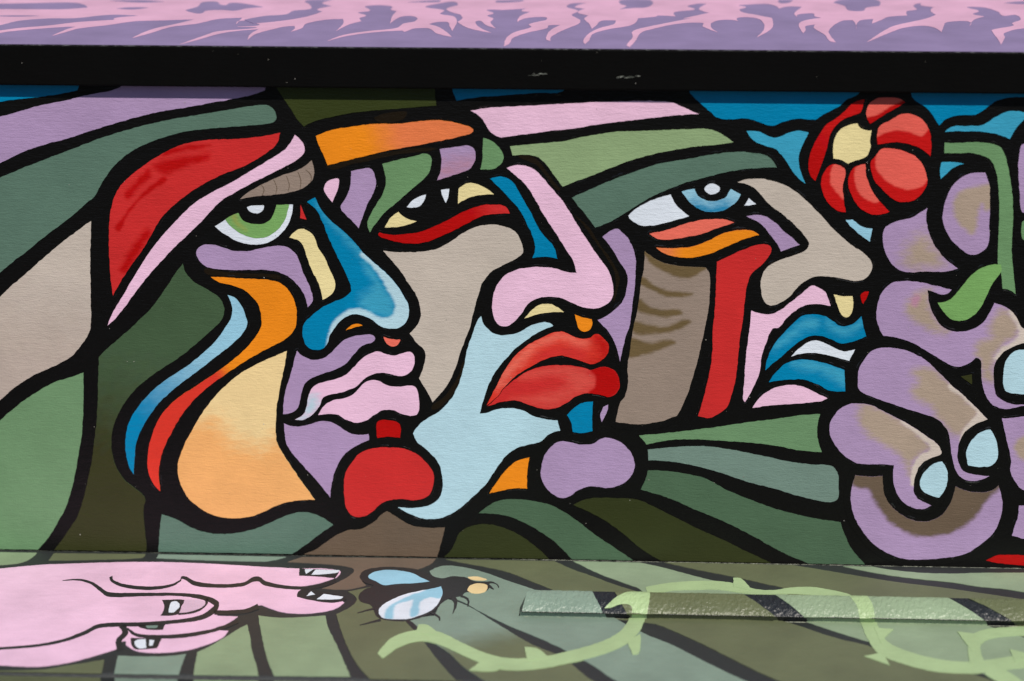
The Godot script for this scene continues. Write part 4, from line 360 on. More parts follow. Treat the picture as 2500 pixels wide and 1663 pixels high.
	# ---- the lid
	patch(lid, "branch_pattern", LID, PINKLID, 0, [-345, 0.6, -328.8, 40.9, -313.9, 54.5, -292.2, 66.2, -285.1, 66.5, -289.5, 54.4, -292.9, 32, -287.5, 45.6, -281.7, 60.7, -265.3, 74.7, -251.8, 89.3, -238.1, 93, -213.2, 99.1, -221.4, 81.5, -232.3, 62.9, -238.3, 41.9, -240.4, 26.3, -232.7, 43.9, -223.3, 69.3, -209.2, 82, -198, 101, -183.3, 106.7, -183.2, 80.1, -180.5, 95.6, -170.4, 83.7, -168.2, 75.3, -180.8, 71.1, -167.9, 66.9, -190, 52.9, -197, 35.1, -206.4, 4.7, -197, 23.6, -188.5, 44.1, -177.4, 56.4, -165.3, 62.8, -168.2, 42.1, -166.6, 22.1, -164.6, 45.2, -156.2, 63.2, -146.8, 75.6, -143, 66.8, -143.7, 53.7, -138.5, 67, -137.8, 85.1, -127.5, 101, -116.5, 104.6, -113.9, 86.2, -115.1, 57.9, -109.4, 83.3, -103.1, 95.9, -105.5, 108.2, -102.4, 117.8, -109, 130.3, -102, 138.3, -107.1, 156.5, -98.1, 162.2, -88.9, 155.9, -88.2, 142.8, -83.5, 136.5, -84.7, 118.6, -83.3, 87.5, -79.5, 112.5, -73.8, 119, -67.1, 108, -68.5, 94.3, -74.1, 87.9, -78.4, 68.4, -95.3, 57, -108.7, 41.9, -116, 20.4, -105.5, 40.3, -90, 54.3, -73.6, 60.9, -71.2, 56.9, -65.4, 70.2, -57.3, 70.6, -49.6, 50.3, -39.4, 38, -44.1, 56.3, -51.7, 76.8, -58, 85.6, -53.2, 95, -47, 95.2, -43.6, 77.2, -40.7, 60.6, -40, 89.4, -44, 117.2, -53.6, 126.3, -52.7, 142.4, -65.9, 155, -57.2, 172, -49.1, 179.1, -44.7, 162.5, -50.9, 145.8, -39.8, 123.7, -37.7, 108, -39.9, 95.6, -31.1, 71.7, -15.5, 54.7, -24.2, 75, -28.1, 96.1, -25.9, 101.1, -20.7, 84.2, -13.4, 71.3, -18.4, 96.5, -17.1, 108.9, -21.9, 121.3, -18.3, 131, -23.4, 145.7, -11.8, 146.2, 4.7, 154.8, 0, 141.5, 6.4, 138.5, -0, 119.1, -0.7, 96.1, 4.4, 113, 15.6, 117.9, 17.7, 104.3, 7.5, 88.5, 9.1, 76.5, -0.2, 58.3, -4.6, 37.8, -4.7, 7, -2, 15.4, -0.2, 38, 8.8, 58.7, 19.3, 73.9, 20.9, 86, 28, 86.3, 22.5, 68.1, 20.3, 44.7, 20.8, 30.4, 23.4, 26.6, 23.4, 41.9, 29.6, 65.5, 39.1, 89.9, 40.2, 105.2, 34, 126.9, 37.8, 143.1, 30, 159.2, 33.8, 176, 43.4, 176.4, 35.3, 159.4, 42.8, 153.1, 37.9, 136.7, 45.5, 124.3, 42.7, 111.6, 46.1, 93.2, 48.5, 72.2, 51.3, 87.4, 55.1, 105.9, 63.3, 106.3, 62.4, 90.9, 53.5, 75.4, 46.9, 54.5, 43.9, 28.6, 45.2, 16.4, 47.4, 28.8, 49.8, 54.6, 59.6, 72.7, 73.6, 88.3, 78.2, 116.2, 90.1, 123.1, 91.7, 127.6, 103, 123.6, 103.3, 142.8, 116.1, 153.1, 111.6, 166, 119.8, 178.4, 125.1, 176.6, 119.2, 153.2, 125.7, 139.2, 108.1, 115.7, 114.8, 117.9, 94.5, 94.1, 75.7, 67.5, 74.7, 41.3, 71.1, 13.1, 72.9, 6.6, 76.2, 27.2, 80.7, 61.8, 89.3, 77, 104.7, 95.8, 119, 99.5, 120.1, 84.4, 129, 62.2, 125.5, 78.6, 125.5, 96.7, 130.5, 109.2, 137.8, 112.6, 143.7, 106.7, 145.3, 122.3, 155.5, 119.6, 159.7, 101.3, 159.1, 77.1, 153.1, 45.9, 164.2, 80.3, 166.3, 120.1, 156.1, 132.3, 148.2, 141.5, 146.6, 154.4, 151.2, 164.4, 146.2, 170.9, 153.8, 175.9, 166.7, 178.4, 173.1, 158.8, 181.1, 169.1, 189.3, 166.1, 182.4, 139.8, 183, 124, 185.4, 136.7, 193.9, 140.3, 195.1, 127.7, 199.3, 121.6, 187.9, 111.7, 182.6, 96.2, 183.1, 62.3, 185.3, 72.3, 187, 90.3, 193.5, 96.6, 191.4, 81.5, 196.2, 58.2, 198.2, 32.6, 201.4, 30, 199.6, 64.2, 202, 82, 212.5, 112.8, 218.6, 113.1, 218.2, 78.5, 223.7, 113.3, 233, 119.9, 230.3, 101.3, 238.4, 117, 244.7, 129.8, 256.6, 134.8, 258.5, 152.8, 265.5, 159.6, 264.8, 172.7, 270.5, 186.3, 270.5, 176.3, 278.2, 170, 274.2, 153.5, 276, 137.5, 267.4, 121.4, 256.9, 108.6, 244.1, 92.8, 233.7, 68.6, 221, 31.9, 226.3, 42.3, 241, 71.8, 250.6, 87.1, 264.3, 93.7, 271.5, 69.1, 276, 94.2, 280.3, 109.6, 293, 113.2, 292.6, 94.9, 298.9, 119.7, 306.8, 132.5, 300.8, 141.8, 306.6, 154.9, 300.4, 171, 309.9, 171.4, 315.9, 161.8, 319.3, 149, 320.1, 136.3, 328.4, 139.8, 328.7, 117.9, 321.3, 105.3, 320.9, 96.2, 305.7, 80.6, 304.1, 68.8, 303.8, 45.7, 303, 26.1, 309, 51.7, 311.5, 69.1, 326.3, 87.4, 361.8, 95, 399.4, 314.3, -424.1, 278.7], [0, 4, 6, 12, 16, 21, 22, 26, 30, 34, 36, 41, 45, 47, 49, 58, 60, 63, 69, 77, 80, 84, 85, 92, 94, 96, 98, 103, 110, 112, 114, 117, 122, 128, 132, 135, 141, 143, 145, 148, 151, 156, 161, 164, 169, 171, 172, 173, 178, 185, 187, 190, 195, 197, 205, 207, 209, 213, 216, 219, 223, 228, 230, 231, 234, 240, 242, 247, 252, 256, 258, 267, 273, 277, 278, 279])
	patch(lid, "pattern_gap", LID, LAVENDER, 1, [-384.7, 154.4, -352.6, 155.8, -337, 158.5, -307.3, 161.1, -294.4, 141.7, -309.9, 134.4, -331, 133.5, -378.9, 132.7], [0, 4, 7])
	patch(lid, "pattern_gap", LID, LAVENDER, 1, [-354.5, 42.7, -335.8, 68.5, -327.8, 86, -311.5, 96, -293.2, 98.1, -273.2, 112.2, -253.9, 109.9, -266.7, 101.1, -266.1, 93, -287.8, 83.4, -305, 68.7, -322.8, 57.7, -349.9, 25.5], [0, 6, 8, 12])
	patch(lid, "pattern_gap", LID, LAVENDER, 1, [-226.4, 134.8, -220.8, 148.2, -220, 168.3, -211.7, 170.7, -203.8, 155.6, -200.1, 165.8, -191, 162.8, -175.5, 148.9, -185.8, 143.1, -192.7, 133.1, -201.7, 135.9, -211.6, 132.2, -213.9, 120.5, -221, 125.4], [0, 7])
	patch(lid, "pattern_gap", LID, LAVENDER, 1, [-180.7, 96.8, -168.6, 113, -156.9, 118.6, -152.8, 134.8, -143.1, 141.7, -145.7, 161.4, -150.7, 174.7, -146.2, 181.7, -132.1, 182.3, -138, 168.5, -130, 155.5, -137.9, 142, -133.5, 132.4, -142.1, 109.7, -152.8, 96.8, -164.8, 87, -172.5, 83.6], [0, 8, 10, 12, 16])
	patch(lid, "pattern_gap", LID, LAVENDER, 1, [-274.6, 139.3, -265, 144.3, -253.1, 143.5, -262.1, 135.2], [0, 2])
	patch(lid, "pattern_gap", LID, LAVENDER, 1, [-285.8, 172.2, -264.7, 175.2, -247.2, 169.1, -262.6, 164.4], [0, 2])
	patch(lid, "pattern_gap", LID, LAVENDER, 1, [-350.4, 105, -335.2, 107.6, -319.2, 106.4, -334, 102.6], [0, 2])
	patch(lid, "pattern_gap", LID, LAVENDER, 1, [-79.9, 174.4, -70.7, 179.5, -58.1, 184.2, -59.6, 175.3], [0, 2])
	patch(lid, "pattern_gap", LID, LAVENDER, 1, [-19.2, 183.8, -1.1, 188, -1.8, 181.2, -17.6, 175.1], [0, 1])
	patch(lid, "pattern_gap", LID, LAVENDER, 1, [65.5, 149.6, 70.2, 164.2, 65.9, 174, 67.9, 191, 86.3, 191.8, 88.3, 175, 82.9, 158.2, 75.5, 156.5], [0, 4])
	patch(lid, "pattern_gap", LID, LAVENDER, 1, [211.8, 183.7, 218.2, 197.6, 240, 202, 241.5, 171.7, 232.4, 164.7, 228, 150.2, 219.8, 152.4, 218.2, 170.7], [0, 3])
	patch(lid, "pattern_gap", LID, LAVENDER, 1, [175.1, 195.7, 184.8, 196.1, 180.8, 182.4, 175.4, 180.8], [0, 1])
	patch(lid, "pattern_gap", LID, LAVENDER, 1, [328, 187.5, 342.7, 196.2, 346.3, 189.6, 340.9, 184], [0, 2])


# ---------------------------------------------------------------- finishes
func streaks(rows: int, cols: int, seed_: int, freq: float) -> Image:
	var n := FastNoiseLite.new()
	n.seed = seed_
	n.frequency = freq
	n.fractal_octaves = 4
	var im := n.get_seamless_image(cols, rows)
	im.resize(1024, 1024, Image.INTERPOLATE_CUBIC)
	im.convert(Image.FORMAT_RF)
	return im


func grain(parts: Array, low: float, high: float, power := 1.0) -> ImageTexture:
	# parts: [image, weight]; the sum is stretched to low..high
	var out := Image.create_empty(1024, 1024, false, Image.FORMAT_RF)
	var total := 0.0
	for p in parts:
		total += p[1]
	var sums := PackedFloat32Array()
	sums.resize(1024 * 1024)
	for p in parts:
		var f: PackedFloat32Array = (p[0] as Image).get_data().to_float32_array()
		var w: float = p[1] / total
		for i in sums.size():
			sums[i] += f[i] * w
	for i in sums.size():
		sums[i] = lerpf(low, high, pow(clampf((sums[i] - 0.5) * 1.7 + 0.5, 0.0, 1.0), power))
	out.set_data(1024, 1024, false, Image.FORMAT_RF, sums.to_byte_array())
	out.convert(Image.FORMAT_L8)
	return ImageTexture.create_from_image(out)


func varnish(relief: Texture2D, tone: Texture2D, depth: float, rough: float, gloss: float) -> StandardMaterial3D:
	var m := StandardMaterial3D.new()
	m.vertex_color_use_as_albedo = true
	m.albedo_texture = tone
	m.roughness = rough
	m.metallic_specular = gloss
	m.heightmap_enabled = true
	m.heightmap_texture = relief
	m.heightmap_scale = depth
	m.texture_repeat = true
	return m


func mix_finishes() -> void:
	var wide := streaks(1024, 128, 3, 0.09)
	var thin := streaks(1024, 220, 5, 0.2)
	var lumps := streaks(512, 512, 9, 0.05)
	var fine := streaks(1024, 1024, 13, 0.22)
	var cloud := streaks(256, 256, 17, 0.02)
	var brushed := grain([[wide, 0.5], [thin, 0.6], [lumps, 0.7], [fine, 0.6]], 0.0, 1.0)
	var pebbled := grain([[lumps, 0.8], [fine, 0.7]], 0.0, 1.0)
	var tone := grain([[wide, 0.3], [thin, 0.5], [cloud, 1.4], [fine, 0.6], [lumps, 0.4]], 0.92, 1.0)
	var soft_tone := grain([[cloud, 0.9], [fine, 0.6], [wide, 0.3]], 0.88, 1.0)
	finish.panel = varnish(brushed, tone, 0.026, 0.33, 0.3)
	finish.edge = varnish(brushed, tone, 0.015, 0.5, 0.12)
	finish.fall = varnish(pebbled, soft_tone, 0.02, 0.62, 0.75)
	finish.lid = varnish(pebbled, soft_tone, 0.015, 0.62, 0.5)
	finish.batten = varnish(grain([[streaks(700, 900, 23, 0.075), 1.0], [fine, 0.3]], 0.0, 1.0), soft_tone, 0.05, 0.4, 0.5)
	finish.bead = varnish(pebbled, soft_tone, 0.02, 0.22, 0.6)


# ---------------------------------------------------------------- boards
func put(parent: Node, called: String, st: SurfaceTool, m: Material) -> MeshInstance3D:
	var o := MeshInstance3D.new()
	o.name = called
	o.mesh = st.commit()
	o.material_override = m
	parent.add_child(o, true)
	return o


func tri(st: SurfaceTool, pts: Array, n: Vector3, uv: Array, cols: Array) -> void:
	# one triangle, wound clockwise as seen from its normal
	var order := [0, 1, 2]
	if (pts[1] - pts[0]).cross(pts[2] - pts[0]).dot(n) > 0.0:
		order = [0, 2, 1]
	for i in order:
		st.set_normal(n)
		st.set_uv(uv[i])
		st.set_color(cols[i])
		st.add_vertex(pts[i])


func quad(st: SurfaceTool, a: Vector3, b: Vector3, c: Vector3, d: Vector3, n: Vector3, col: Color) -> void:
	var uv := []
	for p in [a, b, c, d]:
		var q: Vector3 = p
		var other := q.y if absf(n.z) > 0.6 else q.z
		uv.append(Vector2(q.z if absf(n.x) > 0.8 else q.x, -q.y if absf(n.x) > 0.8 else -other) * 4.0)
	tri(st, [a, b, c], n, [uv[0], uv[1], uv[2]], [col, col, col])
	tri(st, [a, c, d], n, [uv[0], uv[2], uv[3]], [col, col, col])


func swept(st: SurfaceTool, ring: PackedVector2Array, x0: float, x1: float, col: Color, slant := 0.0) -> void:
	# ring in (z, y), swept along x and capped; «slant» bevels the left end
	var n := ring.size()
	var mid := Vector2.ZERO
	for p in ring:
		mid += p / n
	for i in n:
		var a := ring[i]
		var b := ring[(i + 1) % n]
		var t := (b - a).normalized()
		var nn := Vector2(t.y, -t.x)
		if nn.dot((a + b) * 0.5 - mid) < 0.0:
			nn = -nn
		var xa := x0 + slant * (a.y - BENCH + 0.004)
		var xb := x0 + slant * (b.y - BENCH + 0.004)
		var xm := x0 + slant * (mid.y - BENCH + 0.004)
		quad(st, Vector3(xa, a.y, a.x), Vector3(x1, a.y, a.x), Vector3(x1, b.y, b.x), Vector3(xb, b.y, b.x), Vector3(0, nn.y, nn.x), col)
		tri(st, [Vector3(xm, mid.y, mid.x), Vector3(xa, a.y, a.x), Vector3(xb, b.y, b.x)], Vector3(-1, slant, 0).normalized(), [mid * 4.0, a * 4.0, b * 4.0], [col, col, col])
		tri(st, [Vector3(x1, mid.y, mid.x), Vector3(x1, a.y, a.x), Vector3(x1, b.y, b.x)], Vector3.RIGHT, [mid * 4.0, a * 4.0, b * 4.0], [col, col, col])


func board(parent: Node, called: String, low: Vector3, high: Vector3, r: float, m: Material, paint: Color) -> MeshInstance3D:
	var ring := PackedVector2Array()
	for k in [[high.z, high.y, -1, -1, 0], [high.z, low.y, -1, 1, 90], [low.z, low.y, 1, 1, 180], [low.z, high.y, 1, -1, 270]]:
		for j in 4:
			var t := deg_to_rad(90.0 - k[4] - j * 30.0)
			ring.append(Vector2(k[0] + k[2] * r + cos(t) * r, k[1] + k[3] * r + sin(t) * r))
	var st := SurfaceTool.new()
	st.begin(Mesh.PRIMITIVE_TRIANGLES)
	swept(st, ring, low.x, high.x, paint.srgb_to_linear())
	return put(parent, called, st, m)


func down() -> Vector3:
	return Vector3(0, -sin(deg_to_rad(SLOPE)), cos(deg_to_rad(SLOPE)))


func up() -> Vector3:
	return Vector3(0, cos(deg_to_rad(SLOPE)), sin(deg_to_rad(SLOPE)))


func sloped_board(parent: Node, called: String, m: Material) -> MeshInstance3D:
	var ring := PackedVector2Array()
	for k in [[0.0006, 0.0], [FALL_EDGE - 0.002, 0.0], [FALL_EDGE - 0.0006, -0.0006], [FALL_EDGE, -0.002], [FALL_EDGE, -0.03], [0.0006, -0.03]]:
		var p: Vector3 = Vector3(0, BENCH, 0) + down() * k[0] + up() * k[1]
		ring.append(Vector2(p.z, p.y))
	var st := SurfaceTool.new()
	st.begin(Mesh.PRIMITIVE_TRIANGLES)
	swept(st, ring, -HALF, HALF, Color("181d1d").srgb_to_linear())
	return put(parent, called, st, m)


func make_profile() -> void:
	# batten section, (along slope, height): steep back, rounded top, low front face
	profile = PackedVector2Array([Vector2(74.6, 11.9), Vector2(75.0, 12.5)])
	for i in 11:
		profile.append(Vector2(75.4, 12.6).bezier_interpolate(Vector2(81.3, 11.03), Vector2(86.2, 8.56), Vector2(90.2, 5.2), i / 10.0))
	for q in [Vector2(90.45, 4.85), Vector2(90.2, 4.5), Vector2(87.5, 4.3), Vector2(87.2, 0.05)]:
		profile.append(q)


func make_batten(parent: Node) -> MeshInstance3D:
	var ring := PackedVector2Array()
	var flat := profile.duplicate()
	flat.insert(0, Vector2(74.6, -1.0))
	flat.append(Vector2(87.2, -1.0))
	for q in flat:
		var p := Vector3(0, BENCH, 0) + down() * q.x / 1000.0 + up() * q.y / 1000.0
		ring.append(Vector2(p.z, p.y))
	var st := SurfaceTool.new()
	st.begin(Mesh.PRIMITIVE_TRIANGLES)
	swept(st, ring, 0.0078, HALF - 0.03, Color("1b2024").srgb_to_linear(), 0.45)
	return put(parent, "batten", st, finish.batten)


# ---------------------------------------------------------------- paint
func place(frame: int, q: Vector2, h: float) -> Array:
	# where a point of a board's own plan lies in the scene, and which way the board faces there
	match frame:
		PANEL:
			return [Vector3(q.x / 1000.0, BENCH + q.y / 1000.0, h / 1000.0), Vector3(0, 0, 1)]
		FALL:
			return [Vector3(q.x / 1000.0, BENCH, 0) + down() * q.y / 1000.0 + up() * h / 1000.0, up()]
		LID:
			return [Vector3(q.x / 1000.0, LID_TOP + h / 1000.0, OVERHANG - q.y / 1000.0), Vector3(0, 1, 0)]
		FRONT:
			return [Vector3(q.x / 1000.0, BENCH, 0) + down() * (FALL_EDGE + h / 1000.0) - up() * q.y / 1000.0, down()]
	# BATTEN: q.y runs over the profile from back to front
	var left := q.y
	for i in profile.size() - 1:
		var a := profile[i]
		var b := profile[i + 1]
		var l := a.distance_to(b)
		if left <= l or i == profile.size() - 2:
			var t := (b - a) / l
			var p := a + t * minf(left, l) + Vector2(-t.y, t.x) * h
			var n := Vector2(-t.y, t.x)
			if i > 1 and i < profile.size() - 6:
				var t0 := (a - profile[i - 1]).normalized().lerp(t, 0.5)
				var t1 := t.lerp((profile[i + 2] - b).normalized(), 0.5)
				var tt := t0.lerp(t1, left / l).normalized()
				n = Vector2(-tt.y, tt.x)
			return [Vector3(q.x / 1000.0, BENCH, 0) + down() * p.x / 1000.0 + up() * p.y / 1000.0, down() * n.x + up() * n.y]
		left -= l
	return []


func smooth(pts: Array, sharp: Array) -> PackedVector2Array:
	# closed brush contour through the points; «sharp» ones stay corners
	var n := pts.size() / 2
	var p := PackedVector2Array()
	for i in n:
		p.append(Vector2(pts[i * 2], pts[i * 2 + 1]))
	var out := PackedVector2Array()
	for i in n:
		var a := p[i]
		var b := p[(i + 1) % n]
		var before := p[(i + n - 1) % n]
		var after := p[(i + 2) % n]
		var l := a.distance_to(b)
		var ta := Vector2.ZERO if i in sharp else (b - before).normalized() * l * 0.33
		var tb := Vector2.ZERO if ((i + 1) % n) in sharp else (after - a).normalized() * l * 0.33
		if i in sharp:
			ta = (b - tb - a) * 0.33
		if ((i + 1) % n) in sharp:
			tb = (b - a - ta) * 0.33
		var k := clampi(int(l / 0.9), 1, 36)
		for j in k:
			var s := float(j) / k
			var q := a.bezier_interpolate(a + ta, b - tb, b, s)
			var amount := 0.42 * minf(1.0, 4.0 * s * (1.0 - s) + (0.0 if i in sharp else 0.5))
			var rough := 0.35 * wobble.get_noise_2d(q.x * 5.0 + 90.0, q.y * 9.0)
			q += Vector2(wobble.get_noise_2d(q.x * 1.4, q.y * 1.4) + rough, wobble.get_noise_2d(q.x * 1.4 + 400.0, q.y * 1.4) + rough) * amount
			out.append(q)
	return out


func tint(base: Color, mixes: Array, q: Vector2) -> Color:
	var c := base
	for m in mixes:
		var wander := brushy.get_noise_2d(q.x * 0.4, q.y * 1.2) + 0.7 * brushy.get_noise_2d(q.x * 1.1, q.y * 5.0)
		var t := 0.0
		if m.line:
			t = smoothstep(0.0, 1.0, (q - m.a).dot(m.d) / m.d.length_squared() + wander * 0.10)
		elif m.box.has_point(q):
			var poly: PackedVector2Array = m.poly
			var d := 1e9
			for i in poly.size():
				d = minf(d, q.distance_squared_to(Geometry2D.get_closest_point_to_segment(q, poly[i], poly[(i + 1) % poly.size()])))
			d = sqrt(d)
			if Geometry2D.is_point_in_polygon(q, poly):
				d = -d
			t = smoothstep(m.soft, -m.soft, d + wander * m.soft * 0.55)
		if t > 0.0:
			c = c.lerp(m.col, t)
	return c


func patch(parent: Node, called: String, frame: int, paint: Color, lift: float, pts: Array, sharp: Array, blends := []) -> MeshInstance3D:
	# one coat of paint: a thin raised layer with its own outline and edge
	var rim := smooth(pts, sharp)
	var base := paint.srgb_to_linear()
	var h := 0.42 + lift * 0.10
	var mixes := []
	var step := 0.0
	for b in blends:
		var col: Color = b[0]
		if b.size() == 2:
			var from := Vector2(b[1][0], b[1][1])
			mixes.append({line = true, a = from, d = Vector2(b[1][2], b[1][3]) - from, col = col.srgb_to_linear()})
			step = 3.0 if step == 0.0 else minf(step, 3.0)
		else:
			var poly := smooth(b[1], [])
			var box := Rect2(poly[0], Vector2.ZERO)
			for q in poly:
				box = box.expand(q)
			mixes.append({line = false, poly = poly, box = box.grow(b[2] * 2.0), soft = b[2], col = col.srgb_to_linear()})
			var s := clampf(b[2] * 0.3, 0.7, 1.0)
			step = s if step == 0.0 else minf(step, s)
	if frame == BATTEN:
		step = 1.2
	elif step == 0.0 and Geometry2D.triangulate_polygon(rim).is_empty():
		step = 4.0           # a contour that crosses itself is filled strip by strip
	var st := SurfaceTool.new()
	st.begin(Mesh.PRIMITIVE_TRIANGLES)
	if step == 0.0:
		sheet(st, frame, rim, h, base, mixes)
	else:
		var box := Rect2(rim[0], Vector2.ZERO)
		for q in rim:
			box = box.expand(q)
		var across := 40.0 if frame == BATTEN else step
		var y := box.position.y
		while y < box.end.y:
			var strip := PackedVector2Array([Vector2(box.position.x - 1, y), Vector2(box.end.x + 1, y), Vector2(box.end.x + 1, y + step), Vector2(box.position.x - 1, y + step)])
			for piece in Geometry2D.intersect_polygons(rim, strip):
				var lo := 1e9
				var hi := -1e9
				for q in piece:
					lo = minf(lo, q.x)
					hi = maxf(hi, q.x)
				var x := floorf((lo - box.position.x) / across) * across + box.position.x
				while x < hi:
					var cell := PackedVector2Array([Vector2(x, y - 1), Vector2(x + across, y - 1), Vector2(x + across, y + step + 1), Vector2(x, y + step + 1)])
					for bit in Geometry2D.intersect_polygons(piece, cell):
						sheet(st, frame, bit, h, base, mixes)
					x += across
			y += step
	# the edge of the coat
	for i in rim.size():
		var a := rim[i]
		var b := rim[(i + 1) % rim.size()]
		if a.distance_to(b) < 0.001:
			continue
		var pa: Array = place(frame, a, h)
		var pb := place(frame, b, h)
		var qa := place(frame, a, 0.0)
		var qb := place(frame, b, 0.0)
		var n: Vector3 = (pb[0] - pa[0]).cross(pa[1]).normalized()
		var uv := a / 250.0
		tri(st, [pa[0], pb[0], qb[0]], n, [uv, uv, uv], [base, base, base])
		tri(st, [pa[0], qb[0], qa[0]], n, [uv, uv, uv], [base, base, base])
	if frame == PANEL:
		if not layers.has(parent):
			layers[parent] = []
		layers[parent].append(rim)
	var skin: Material = [finish.panel, finish.fall, finish.lid, finish.fall, finish.batten][frame]
	return put(parent, called, st, skin)


func sheet(st: SurfaceTool, frame: int, poly: PackedVector2Array, h: float, base: Color, mixes: Array) -> void:
	if poly.size() < 3:
		return
	var index: PackedInt32Array
	if poly.size() == 4 and mixes.size() and not Geometry2D.is_polygon_clockwise(poly):
		index = PackedInt32Array([0, 1, 2, 0, 2, 3])
	else:
		index = Geometry2D.triangulate_polygon(poly)
	if index.is_empty():
		if poly.size() > 12:
			print("could not fill ", poly.size(), " at ", poly[0])
		return
	var at := []
	var cols := []
	for q in poly:
		at.append(place(frame, q, h))
		cols.append(tint(base, mixes, q) if mixes.size() else base)
	for i in range(0, index.size(), 3):
		var k := [index[i], index[i + 1], index[i + 2]]
		var n: Vector3 = at[k[0]][1]
		var p: Array = [at[k[0]][0], at[k[1]][0], at[k[2]][0]]
		var order := [0, 1, 2]
		if (p[1] - p[0]).cross(p[2] - p[0]).dot(n) > 0.0:
			order = [0, 2, 1]
		for j in order:
			st.set_normal(at[k[j]][1])
			st.set_uv(poly[k[j]] * Vector2(1, -1) / 250.0)
			st.set_color(cols[k[j]])
			st.add_vertex(p[j])


func figure(parent: Node, called: String, label: String) -> MeshInstance3D:
	var o := MeshInstance3D.new()
	o.name = called
	o.set_meta("label", label)
	parent.add_child(o, true)
	return o


func outline(part: MeshInstance3D, h: float) -> void:
	# the black brushwork round a figure: its patches grown and joined into one coat
	var grown := []
	for rim in layers[part]:
		for g in Geometry2D.offset_polygon(rim, 4.5, Geometry2D.JOIN_ROUND):
			if Geometry2D.is_polygon_clockwise(g):
				continue
			var now: PackedVector2Array = g
			var rest := []
			for other in grown:
				var joined := Geometry2D.merge_polygons(now, other)
				var outer := []
				for j in joined:
					if not Geometry2D.is_polygon_clockwise(j):
						outer.append(j)
				if outer.size() == 1:
					now = outer[0]
				else:
					rest.append(other)
			rest.append(now)
			grown = rest
	grown.sort_custom(func(a, b): return a.size() > b.size())
	for g in grown:
		var st := SurfaceTool.new()
		st.begin(Mesh.PRIMITIVE_TRIANGLES)
		var thin := PackedVector2Array()
		for q in g:
			if thin.is_empty() or q.distance_to(thin[-1]) > 0.4:
				if q.y > 0.8:
					thin.append(q)
		sheet(st, PANEL, thin, h, BLACK.srgb_to_linear(), [])
		if part.mesh == null:
			part.mesh = st.commit()
			part.material_override = finish.panel
		else:
			put(part, "outline", st, finish.panel)


func specks(parent: Node, called: String, count: int, area: Rect2, z: float) -> void:
	var rng := RandomNumberGenerator.new()
	rng.seed = 31
	var st := SurfaceTool.new()
	st.begin(Mesh.PRIMITIVE_TRIANGLES)
	for i in count:
		var at := area.position + Vector2(rng.randf(), rng.randf()) * area.size
		var r := 0.00012 + 0.00028 * pow(rng.randf(), 3.0)
		var col := Color("c9c8c0").lerp(Color("6d6a60"), rng.randf()).srgb_to_linear()
		for k in 5:
			var a := Vector2.from_angle(k * TAU / 5.0) * r
			var b := Vector2.from_angle((k + 1) * TAU / 5.0) * r
			tri(st, [Vector3(at.x, at.y, z + r * 0.6), Vector3(at.x + a.x, at.y + a.y, z), Vector3(at.x + b.x, at.y + b.y, z)], Vector3(0, 0, 1), [at, at, at], [col, col, col])
	put(parent, called, st, finish.panel).set_meta("kind", "stuff")


func scuff(parent: Node, at: Vector3, long: float) -> void:
	# a chalky rub on the black lid edge
	var rng := RandomNumberGenerator.new()
	rng.seed = int(at.x * 1e4)
	var st := SurfaceTool.new()
	st.begin(Mesh.PRIMITIVE_TRIANGLES)
	for i in 16:
		var t := rng.randf_range(-0.5, 0.5)
		var p := at + Vector3(t * long, rng.randf_range(-1, 1) * 0.0007 * (1.0 - absf(t)) + t * 0.001, i * 0.000004)
		var l := rng.randf_range(0.0008, 0.0026) * (1.2 - absf(t) * 1.6)
		var w := rng.randf_range(0.00012, 0.00035)
		var col := Color("50544e").lerp(Color("a0a49c"), rng.randf() * 0.8).srgb_to_linear()
		tri(st, [p + Vector3(-l, -w, 0), p + Vector3(l, 0, 0), p + Vector3(0, w, 0)], Vector3(0, 0, 1), [Vector2.ZERO, Vector2.ZERO, Vector2.ZERO], [col, col, col])
	put(parent, "scuff", st, finish.edge)


func ridge(parent: Node, called: String, along: Callable, x0: float, x1: float, size: float, paint: Color, cover: float) -> void:
	# a broken pale bead that draws a bright line along an edge
	var st := SurfaceTool.new()
	st.begin(Mesh.PRIMITIVE_TRIANGLES)
	var col := paint.srgb_to_linear()
	var n := int((x1 - x0) / 0.0008)
	var last := []
	for i in n:
		var x := x0 + (x1 - x0) * i / n
		var here := clampf(brushy.get_noise_1d(x * 900.0) + 0.5 * brushy.get_noise_1d(x * 5000.0) + cover, 0.0, 1.0)
		var r := size * here * (0.75 + 0.5 * wobble.get_noise_1d(x * 9000.0))
		var ring := []
		var c: Vector3 = along.call(x)
		for k in 6:
			var t := k * TAU / 6.0
			ring.append(c + Vector3(0, sin(t), cos(t)) * maxf(r, 0.00001))
		if last.size():
			for k in 6:
				var m := (k + 1) % 6
				var nn: Vector3 = ((ring[k] + ring[m]) * 0.5 - c).normalized()
				tri(st, [last[k], ring[k], ring[m]], nn, [Vector2.ZERO, Vector2.ZERO, Vector2.ZERO], [col, col, col])
				tri(st, [last[k], ring[m], last[m]], nn, [Vector2.ZERO, Vector2.ZERO, Vector2.ZERO], [col, col, col])
		last = ring
	put(parent, called, st, finish.lid)


